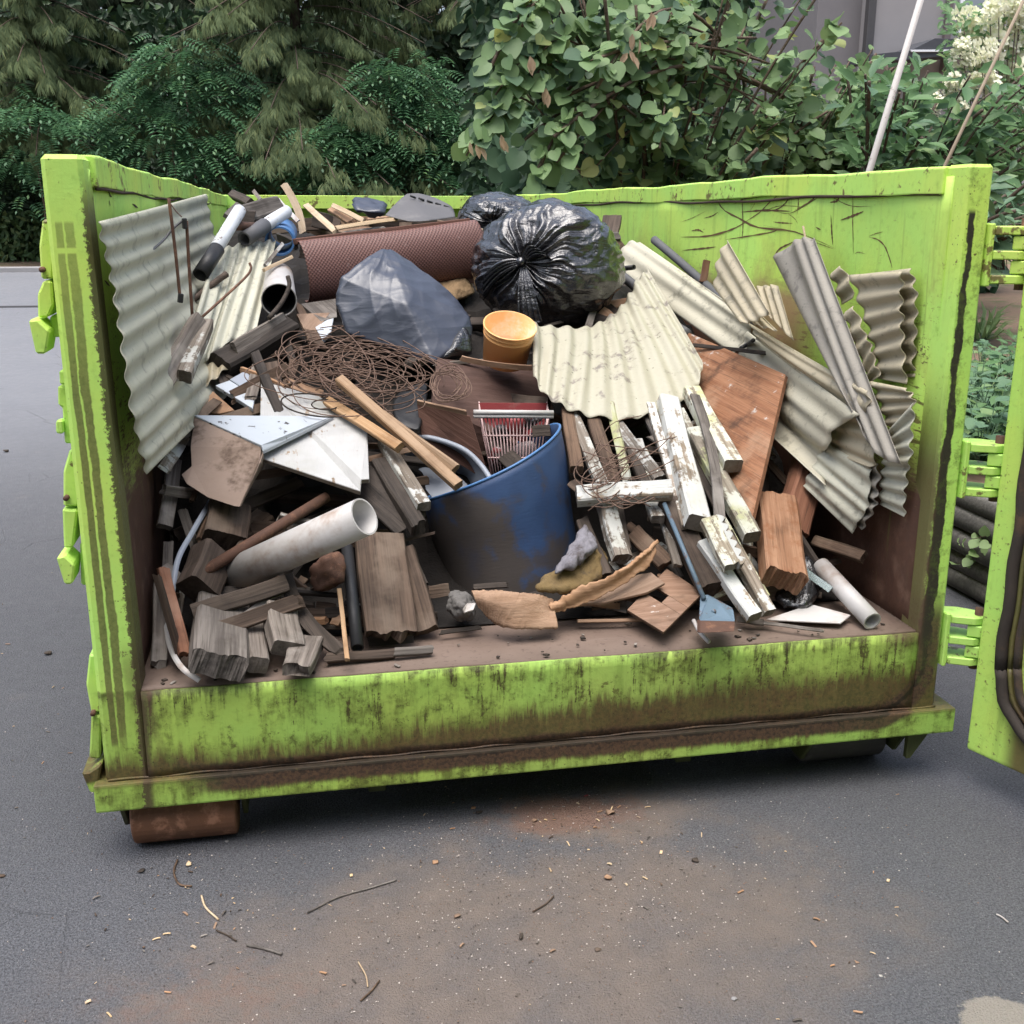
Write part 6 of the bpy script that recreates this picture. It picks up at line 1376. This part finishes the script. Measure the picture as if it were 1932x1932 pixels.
for x, y, fx, fy in ((880, 265, 1100, 150), (905, 215, 1120, 130), (935, 150, 1130, 110), (925, 100, 1100, 90), (985, 20, 1080, 60), (955, 185, 1150, 200), (900, 250, 1010, 200), (1000, 340, 1150, 260), (1010, 300, 1200, 220)):
    ends.append((onY(0, x, y, 6.7), onY(0, fx, fy, 7.1)))
shrub('hazel_shrub', 'broad round leaved shrub arching over the back of the container', base, ends, 34, .135, T_RD, ['l_hazel', 'l_hazeld'], 5)
ends = [(rp(1380, 1730, 60, 320, 7.6, 9.0), None) for i in range(60)]
shrub('leafy_shrub', 'dark green round leaved shrub beyond the right wall of the container', (5.6, 8.8, .5), ends, 34, .13, T_RD, ['l_hazel', 'l_hazeld'], 6)
ends = [(rp(1600, 2000, 95, 330, 6.2, 8.2), None) for i in range(70)]
shrub('leafy_shrub', 'pointed leaved green shrub behind the white stake', (6.3, 7.6, .6), ends, 30, .19, T_PT, ['l_walnut', 'l_hosta'], 7, start=.35)
ends = [(rp(1850, 2050, 300, 430, 4.8, 6.0), None) for i in range(22)]
shrub('leafy_shrub', 'leafy growth beyond the upper door hinge', (5.6, 5.6, .6), ends, 26, .17, T_PT, ['l_hosta'], 8, start=.3)
cloud('dark_hedge', 'l_hazeld', 9000, (2.9, 8.9, .3), (8.6, 10.2, 2.7), .19, T_RD, label='shaded hedge foliage behind the garden shrubs', cat='hedge', front=.2)
cloud('dark_hedge', 'l_ivy', 9000, (3.1, 12.5, .5), (7.0, 14, 5.0), .24, T_PT, label='dark tall hedge beside the house', cat='hedge', front=.3)
# a few dry curled leaves caught in the shrub
for i, (x, y, Y) in enumerate(((985, 720, 6.65), (1790, 60, 6.7), (1690, 180, 6.7), (1675, 270, 6.7), (1215, 470, 6.65), (820, 760, 6.6), (1130, 300, 6.6))):
    p = onY(10, x, y, Y); d = [(p+Vector((G.normal(0, .03), 0, -.02*j)), Vector((G.normal(0, .3), -.1, -1)), Vector((G.normal(0, .5), -1, .2)), .12) for j in range(3)]
    o = link('dry_leaf', leaves('dry_leaf', [a[0] for a in d], [a[1] for a in d], [a[2] for a in d], [a[3] for a in d], *T_PT), None, MT['l_dry']); tag(recenter(o), 'brown curled dry leaf hanging in the broad leaved shrub', 'leaf', 'dry leaves in the shrub')
# hydrangea
HY = empty('hydrangea', onY(0, 1900, 300, 8.6)); HY.location.z = .8; tag(HY, 'hydrangea bush with big cream flower heads before the house', 'hydrangea'); hb = HY.location
heads = [(x, y, 8.3+.5*q.random()) for x, y in ((1815, 32), (1850, 52), (1830, 72), (1868, 30), (1895, 20), (1905, 55), (1880, 75), (1850, 95), (1815, 100), (1835, 120), (1865, 110), (1900, 100), (1925, 90), (1925, 40), (1800, 158), (1830, 160), (1855, 150), (1870, 165), (1790, 165), (1925, 20), (1930, 130), (1905, 140), (1930, 205), (1760, 200), (1810, 205), (1920, 0), (1885, 0), (1960, 60), (1960, 120), (1950, 10))]
P, T, Nn, S, st = [], [], [], [], []
for x, y, Y in heads:
    c = onY(0, x, y, Y)-hb; big = .115 if y < 150 else .085; dr = Vector((q.gauss(0, .4), -.5, q.uniform(-.2, .6))).normalized(); st.append(([Vector((q.uniform(-.1, .1), q.uniform(-.1, .1), .3)), c*.6+Vector((0, 0, .2)), c], .006))
    for i in range(190):
        u = q.random(); rr2 = big*(1-.5*u)*q.random()**.35; a = q.uniform(0, 6.28); o = dr.orthogonal().normalized(); o2 = dr.cross(o); e = o*math.cos(a)+o2*math.sin(a)
        P.append(c+dr*(u-.4)*big*2.4+e*rr2); T.append(e+dr*.3); Nn.append(e*.7+dr+Vector((0, -.3, .4))); S.append(q.uniform(.026, .045))
link('stems', tubes('stems', st, 4), HY, MT['bark']); link('flower_heads', leaves('flower_heads', P, T, Nn, S, *T_RD), HY, MT['l_bloom'])
P, T, Nn, S = [], [], [], []
for i in range(1500):
    p = rp(1775, 2050, 0, 320, 8.5, 9.4)-hb; P.append(p); T.append((q.gauss(0, 1), -.4, q.gauss(-.3, .5))); Nn.append((q.gauss(0, .4), -.6, .8)); S.append(q.uniform(.08, .15))
link('leaf_canopy', leaves('leaf_canopy', P, T, Nn, S, *T_PT), HY, MT['l_walnut'])
# stakes
def stake(name, label, a, b, Y, r, mat):
    p1, p0 = onY(0, *a, Y), onY(0, *b, Y); d = (p0-p1).normalized(); g = p0+d*((p0.z-.5)/abs(d.z)); p1 = p1-d*.6
    o = link(name, tube(name, [p1, p0, g], r, 10, True, 1.15), None, MT[mat]); recenter(o); tag(o, label, 'stake')
stake('garden_stake', 'thick white leaning stake beyond the right wall of the container', (1737, 0), (1641, 320), 4.4, .021, 'stake_w')
stake('garden_stake', 'thin brown leaning cane beside the hydrangea', (1872, 125), (1785, 308), 5.2, .013, 'stake_b')
# border plants in the gap by the door
def rosette(name, label, p, n, size, mat, tpl, seed, up=.7, hgt=.18, rad=.16):
    q2 = random.Random(seed); t = empty(name, p); tag(t, label, 'plant'); P, T, Nn, S, st = [], [], [], [], []
    for i in range(n):
        a = q2.uniform(0, 6.28); r = rad*math.sqrt(q2.random()); d = Vector((math.cos(a), math.sin(a), 0)); h = hgt*q2.uniform(.35, 1)*(1.1-.5*r/rad); c = d*r+Vector((0, 0, h)); st.append(([Vector((0, 0, 0)), c*.6, c], .003))
        P.append(c); T.append(d+Vector((0, 0, up*q2.uniform(-.4, .9)))); Nn.append(Vector((q2.gauss(0, .2), -.2, 1))+d*.2); S.append(size*q2.uniform(.6, 1.2))
    link('stems', tubes('stems', st, 3), t, MT['l_hosta']); link('foliage', leaves('foliage', P, T, Nn, S, *tpl), t, MT[mat])
def bedz(p): return .46+.045*max(0, p.y-1)
for i, (x, y, Y, lb) in enumerate(((1850, 870, 1.95, 'bluish broad leaved plant just above the log edging'), (1880, 800, 2.3, 'leafy border plant behind the bluish one'), (1850, 730, 2.9, 'green clump in the middle of the border'),
                                (1900, 690, 3.2, 'bright green clump beside the border soil'), (1860, 660, 3.8, 'low border plant close to the bare soil'), (1930, 640, 4.0, 'border plant partly hidden by the open door'), (1835, 800, 2.4, 'leafy clump close to the container post'), (1920, 850, 2.0, 'broad leaved clump beside the door edge'), (1890, 750, 2.7, 'tall mixed clump between border plants'))):
    p = onY(0, x, y, Y); p.z = bedz(p); rosette('border_plant', lb, p, 90, .10 if i % 2 else .085, ('l_hosta', 'l_walnut')[i % 2], T_PT if i % 3 else T_RD, 40+i, hgt=.34, rad=.26)
p = onY(0, 1862, 560, 5.6); p.z = bedz(p)
T_ST = ([(0, -.03, 0), (.5, -.045, .25), (1, 0, .05), (.5, .045, .25), (0, .03, 0)], [(0, 1, 3, 4), (1, 2, 3)])
rosette('strap_plant', 'pale green strap leaved plant on the border soil', p, 60, .34, 'l_lily', T_ST, 60, up=1.2, hgt=.1, rad=.12)
P = [onX(13, x, y, 3.50) for x, y in ((470, 690), (490, 685), (540, 670), (560, 680), (600, 655), (520, 740), (560, 740), (500, 780), (460, 790), (590, 740), (620, 690), (530, 770))]
IV = empty('ivy_sprig', P[8]); tag(IV, 'small ivy sprig growing out of the log edging', 'ivy')
for p_ in P: child('leaf', leaves('leaf', [p_], [(G.normal(0, 1), -.2, G.normal(0, .6))], [(-.8, -.6, .6)], [.05], *T_RD), IV, MT['l_walnut'])
child('stem', tube('stem', [P[8], P[7], P[5], P[2], P[4]], .002, 4), IV, MT['bark'])

# ================================================================== house
HO = empty('house', (14, 20, .5)); tag(HO, 'taupe rendered house with dark porch roof behind the hydrangea', 'house')
def hbx(nm, lo, hi, mat, bev=.01): return child(nm, box(nm, lo, hi, bev), HO, mat)
xs = lambda px, Y: onY(0, px, 60, Y).x
hbx('wall', (xs(1540, 20.4), 20.4, .3), (xs(1640, 20.4), 26, 8.5), MT['house']); hbx('wall', (xs(1640, 20), 20, .3), (xs(2200, 20), 26, 8.5), MT['house2'])
hbx('corner_trim', (xs(1634, 19.98), 19.93, .3), (xs(1648, 19.98), 20.1, 8.5), MT['trimd']); hbx('downpipe', (xs(1782, 19.9), 19.86, 4.6), (xs(1793, 19.9), 19.97, 8.5), MT['trimb'])
wz0, wz1 = onY(0, 1835, 52, 20).z, onY(0, 1835, -90, 20).z; wx0, wx1 = xs(1812, 20), xs(1872, 20)
wn = empty('window', (0, 0, 0)); wn.parent = HO
for nm, lo, hi, mt in (('frame', (wx0-.10, 19.94, wz0-.12), (wx0, 19.995, wz1), 'trimw'), ('frame', (wx1, 19.94, wz0-.12), (wx1+.10, 19.995, wz1), 'trimw'), ('frame', (wx0+.002, 19.94, wz0-.12), (wx1-.002, 19.995, wz0), 'trimw'), ('frame', (wx0+.002, 19.94, wz1-.1), (wx1-.002, 19.995, wz1), 'trimw'), ('pane', (wx0, 19.97, wz0), (wx1, 19.99, wz1), 'pane')):
    o = link(nm, box(nm, lo, hi, .004), wn, MT[mt]); o.location = -HO.location
def hpoly(nm, pts, Y, dy, mat): return child(nm, prism(nm, [onY(0, x, y, Y) for x, y in pts], (0, dy, 0), .004), HO, mat)
hpoly('porch_roof', [(1640, 103), (1718, 95), (1764, 72), (1900, 76), (1900, 92), (1722, 112), (1640, 116)], 19.0, .9, MT['slate'])
hpoly('fascia', [(1718, 94), (1900, 93), (1900, 97), (1720, 98)], 18.96, .035, MT['trimw'])
# ================================================================== litter on the asphalt
lr = random.Random(9)
mats_ = ['w_grey', 'w_pale', 'w_grey', 'w_brown', 'w_card']
protos = []
for i in range(10):
    me = plank_mesh('wood_chip', lr.uniform(.010, .026), lr.uniform(.003, .007), .002, j0=.006, j1=.006, seg=3, col=3, bow=lr.uniform(0, .003)); me.materials.append(MT[mats_[i % 5]]); protos.append(me)
spots = []
for i in range(70): spots.append((lr.gauss(1080, 120), lr.gauss(1560, 45)))
for i in range(50): spots.append((lr.gauss(400, 90), lr.gauss(1700, 60)))
for i in range(110): spots.append((lr.uniform(150, 1750), lr.uniform(1480, 1925)))
for i in range(25): spots.append((lr.uniform(0, 170), lr.uniform(950, 1600)))
for x, y in spots:
    p = onZ(0, x, max(y, 1440) if x > 200 else y, .003); o = link('wood_chip', lr.choice(protos)); o.location = p; o.rotation_euler = (lr.uniform(-.25, .25), lr.uniform(-.25, .25), lr.uniform(0, 6.3)); s = lr.choice([.4, .5, .6, .8, 1.1]); o.scale = (s, s, s)
    tag(o, 'small wood chip scattered on the dark asphalt', 'wood chip', 'wood chips on the asphalt')
def twig(label, pts, r=.0025, mat='w_brown'): rod('twig', label, [onZ(0, x, y, .004) for x, y in pts], r, mat, 'twig', n=5, res=14)
twig('long thin pale twig lying in front of the container', [(580, 1722), (640, 1692), (700, 1675), (748, 1660)], .0022, 'w_grey')
twig('hooked dark twig near the rusty roller', [(335, 1622), (328, 1645), (338, 1668), (362, 1672)], .003)
twig('crooked twig with a pale tip on the brown earth', [(380, 1690), (388, 1712), (412, 1735)], .003, 'w_pale')
twig('thin twig beside the earth stain', [(408, 1755), (430, 1765), (446, 1775)], .002)
twig('short pale broken stick near the bottom edge', [(466, 1783), (500, 1790), (532, 1800)], .004, 'w_grey')
twig('fine upright grass stem lying on the ground', [(676, 1815), (690, 1840), (694, 1862)], .002, 'w_pale')
twig('forked dry stem near the grass stem', [(680, 1888), (700, 1870), (716, 1850)], .0022, 'w_brown')
twig('thin dark twig in the middle of the asphalt', [(1005, 1720), (1030, 1705), (1045, 1690)], .002, 'w_brown')
twig('white string scrap on the right of the asphalt', [(1880, 1725), (1890, 1730), (1902, 1740)], .0025, 'p_white')
def ground_bit(name, label, x, y, s, mat, cat, seed, flat=.35):
    q2 = random.Random(seed); c = onZ(0, x, y, .0)
    hull(name, [c+Vector((q2.uniform(-s, s), q2.uniform(-s, s), q2.uniform(0, s*2*flat))) for _ in range(9)], mat, 2, 0, s*.12, 40, label, cat, seed=seed)
for i, (nm, lb, x, y, s, mt, ct) in enumerate((
    ('dry_leaf', 'curled tan leaf in the middle of the asphalt', 1145, 1658, .018, 'w_card', 'leaf'), ('bark_bit', 'shredded tan bark heap below the container', 1152, 1535, .03, 'w_card', 'bark'),
    ('bark_bit', 'dark bark piece under the container edge', 905, 1535, .028, 'w_dark', 'bark'), ('bark_bit', 'reddish bark piece beside the dark one', 893, 1525, .016, 'w_rot', 'bark'),
    ('bark_bit', 'dark crumbs heap on the right of the asphalt', 1310, 1625, .022, 'w_dark', 'bark'), ('pebble', 'round pale stone right of the bark heap', 1485, 1572, .010, 'kerb', 'stone'),
    ('pebble', 'pale stone near the bottom right', 1384, 1886, .016, 'kerb', 'stone'), ('pebble', 'small ochre stone on the right', 1617, 1816, .011, 'w_card', 'stone'), ('pebble', 'white stone beside the ochre one', 1662, 1842, .009, 'p_white', 'stone'),
    ('pebble', 'grey pebble near the rusty roller', 428, 1590, .012, 'kerb', 'stone'), ('dry_leaf', 'pale leaf scrap by the hooked twig', 355, 1632, .016, 'w_pale', 'leaf'), ('dry_leaf', 'orange leaf scrap in the middle', 862, 1730, .018, 'w_card', 'leaf'),
    ('bark_bit', 'dark crumb cluster below the centre', 985, 1770, .022, 'w_dark', 'bark'), ('dry_leaf', 'small curled leaf right of centre', 1130, 1795, .013, 'w_brown', 'leaf'), ('pebble', 'brown stone at the left edge of the asphalt', 4, 1655, .016, 'w_brown', 'stone'),
    ('bark_bit', 'dark leaf scrap lying by the container side', 90, 1235, .03, 'w_dark', 'leaf'), ('bark_bit', 'dark twiggy scrap on the road', 12, 853, .05, 'w_dark', 'leaf'), ('dry_leaf', 'red scrap in the shadow under the container', 1105, 1502, .014, 'p_red', 'scrap'),
    ('dry_leaf', 'thin tan leaf left of centre', 822, 1628, .014, 'w_card', 'leaf'), ('bark_bit', 'small dark scrap on the earth stain', 265, 1645, .02, 'w_dark', 'bark'), ('bark_bit', 'tan shredded scrap next to the bark heap', 1010, 1550, .02, 'w_card', 'bark'))):
    ground_bit(nm, lb, x, y, s*(.6 if nm != 'dry_leaf' else .75), mt, ct, 100+i)
# fine grit: thousands of specks, one object
n = 4500; PX = np.stack([G.uniform(-.6, 2.9, n), G.uniform(-1.2, 1.2, n)], 1); k = G.integers(0, 2, n)
m2 = G.random(n) < .65; PX[m2] = np.stack([G.normal(1.1, .45, m2.sum()), G.normal(-.35, .28, m2.sum())], 1)
P = np.stack([PX[:, 0], PX[:, 1], np.full(n, .0015)], 1); T = np.stack([G.normal(0, 1, n), G.normal(0, 1, n), G.normal(0, .2, n)], 1); Nn = np.stack([G.normal(0, .3, n), G.normal(0, .3, n), np.ones(n)], 1)
T_GR = ([(0, 0, 0), (.5, .35, .25), (1, .1, 0), (.6, -.35, .1)], [(0, 1, 2, 3)])
gm = Mat('grit_specks'); i_ = gm.isl; gm.out(gm.mix(gm.ss(i_, .6, .62), gm.mix(gm.ss(i_, .3, .32), (.05, .04, .035), (.17, .11, .08)), (.45, .40, .36)), .9)
tag(link('ground_grit', leaves('ground_grit', P, T, Nn, G.uniform(.002, .0065, n), *T_GR), None, gm.mat), 'fine grit and sawdust specks strewn over the asphalt', 'grit', kind='stuff')
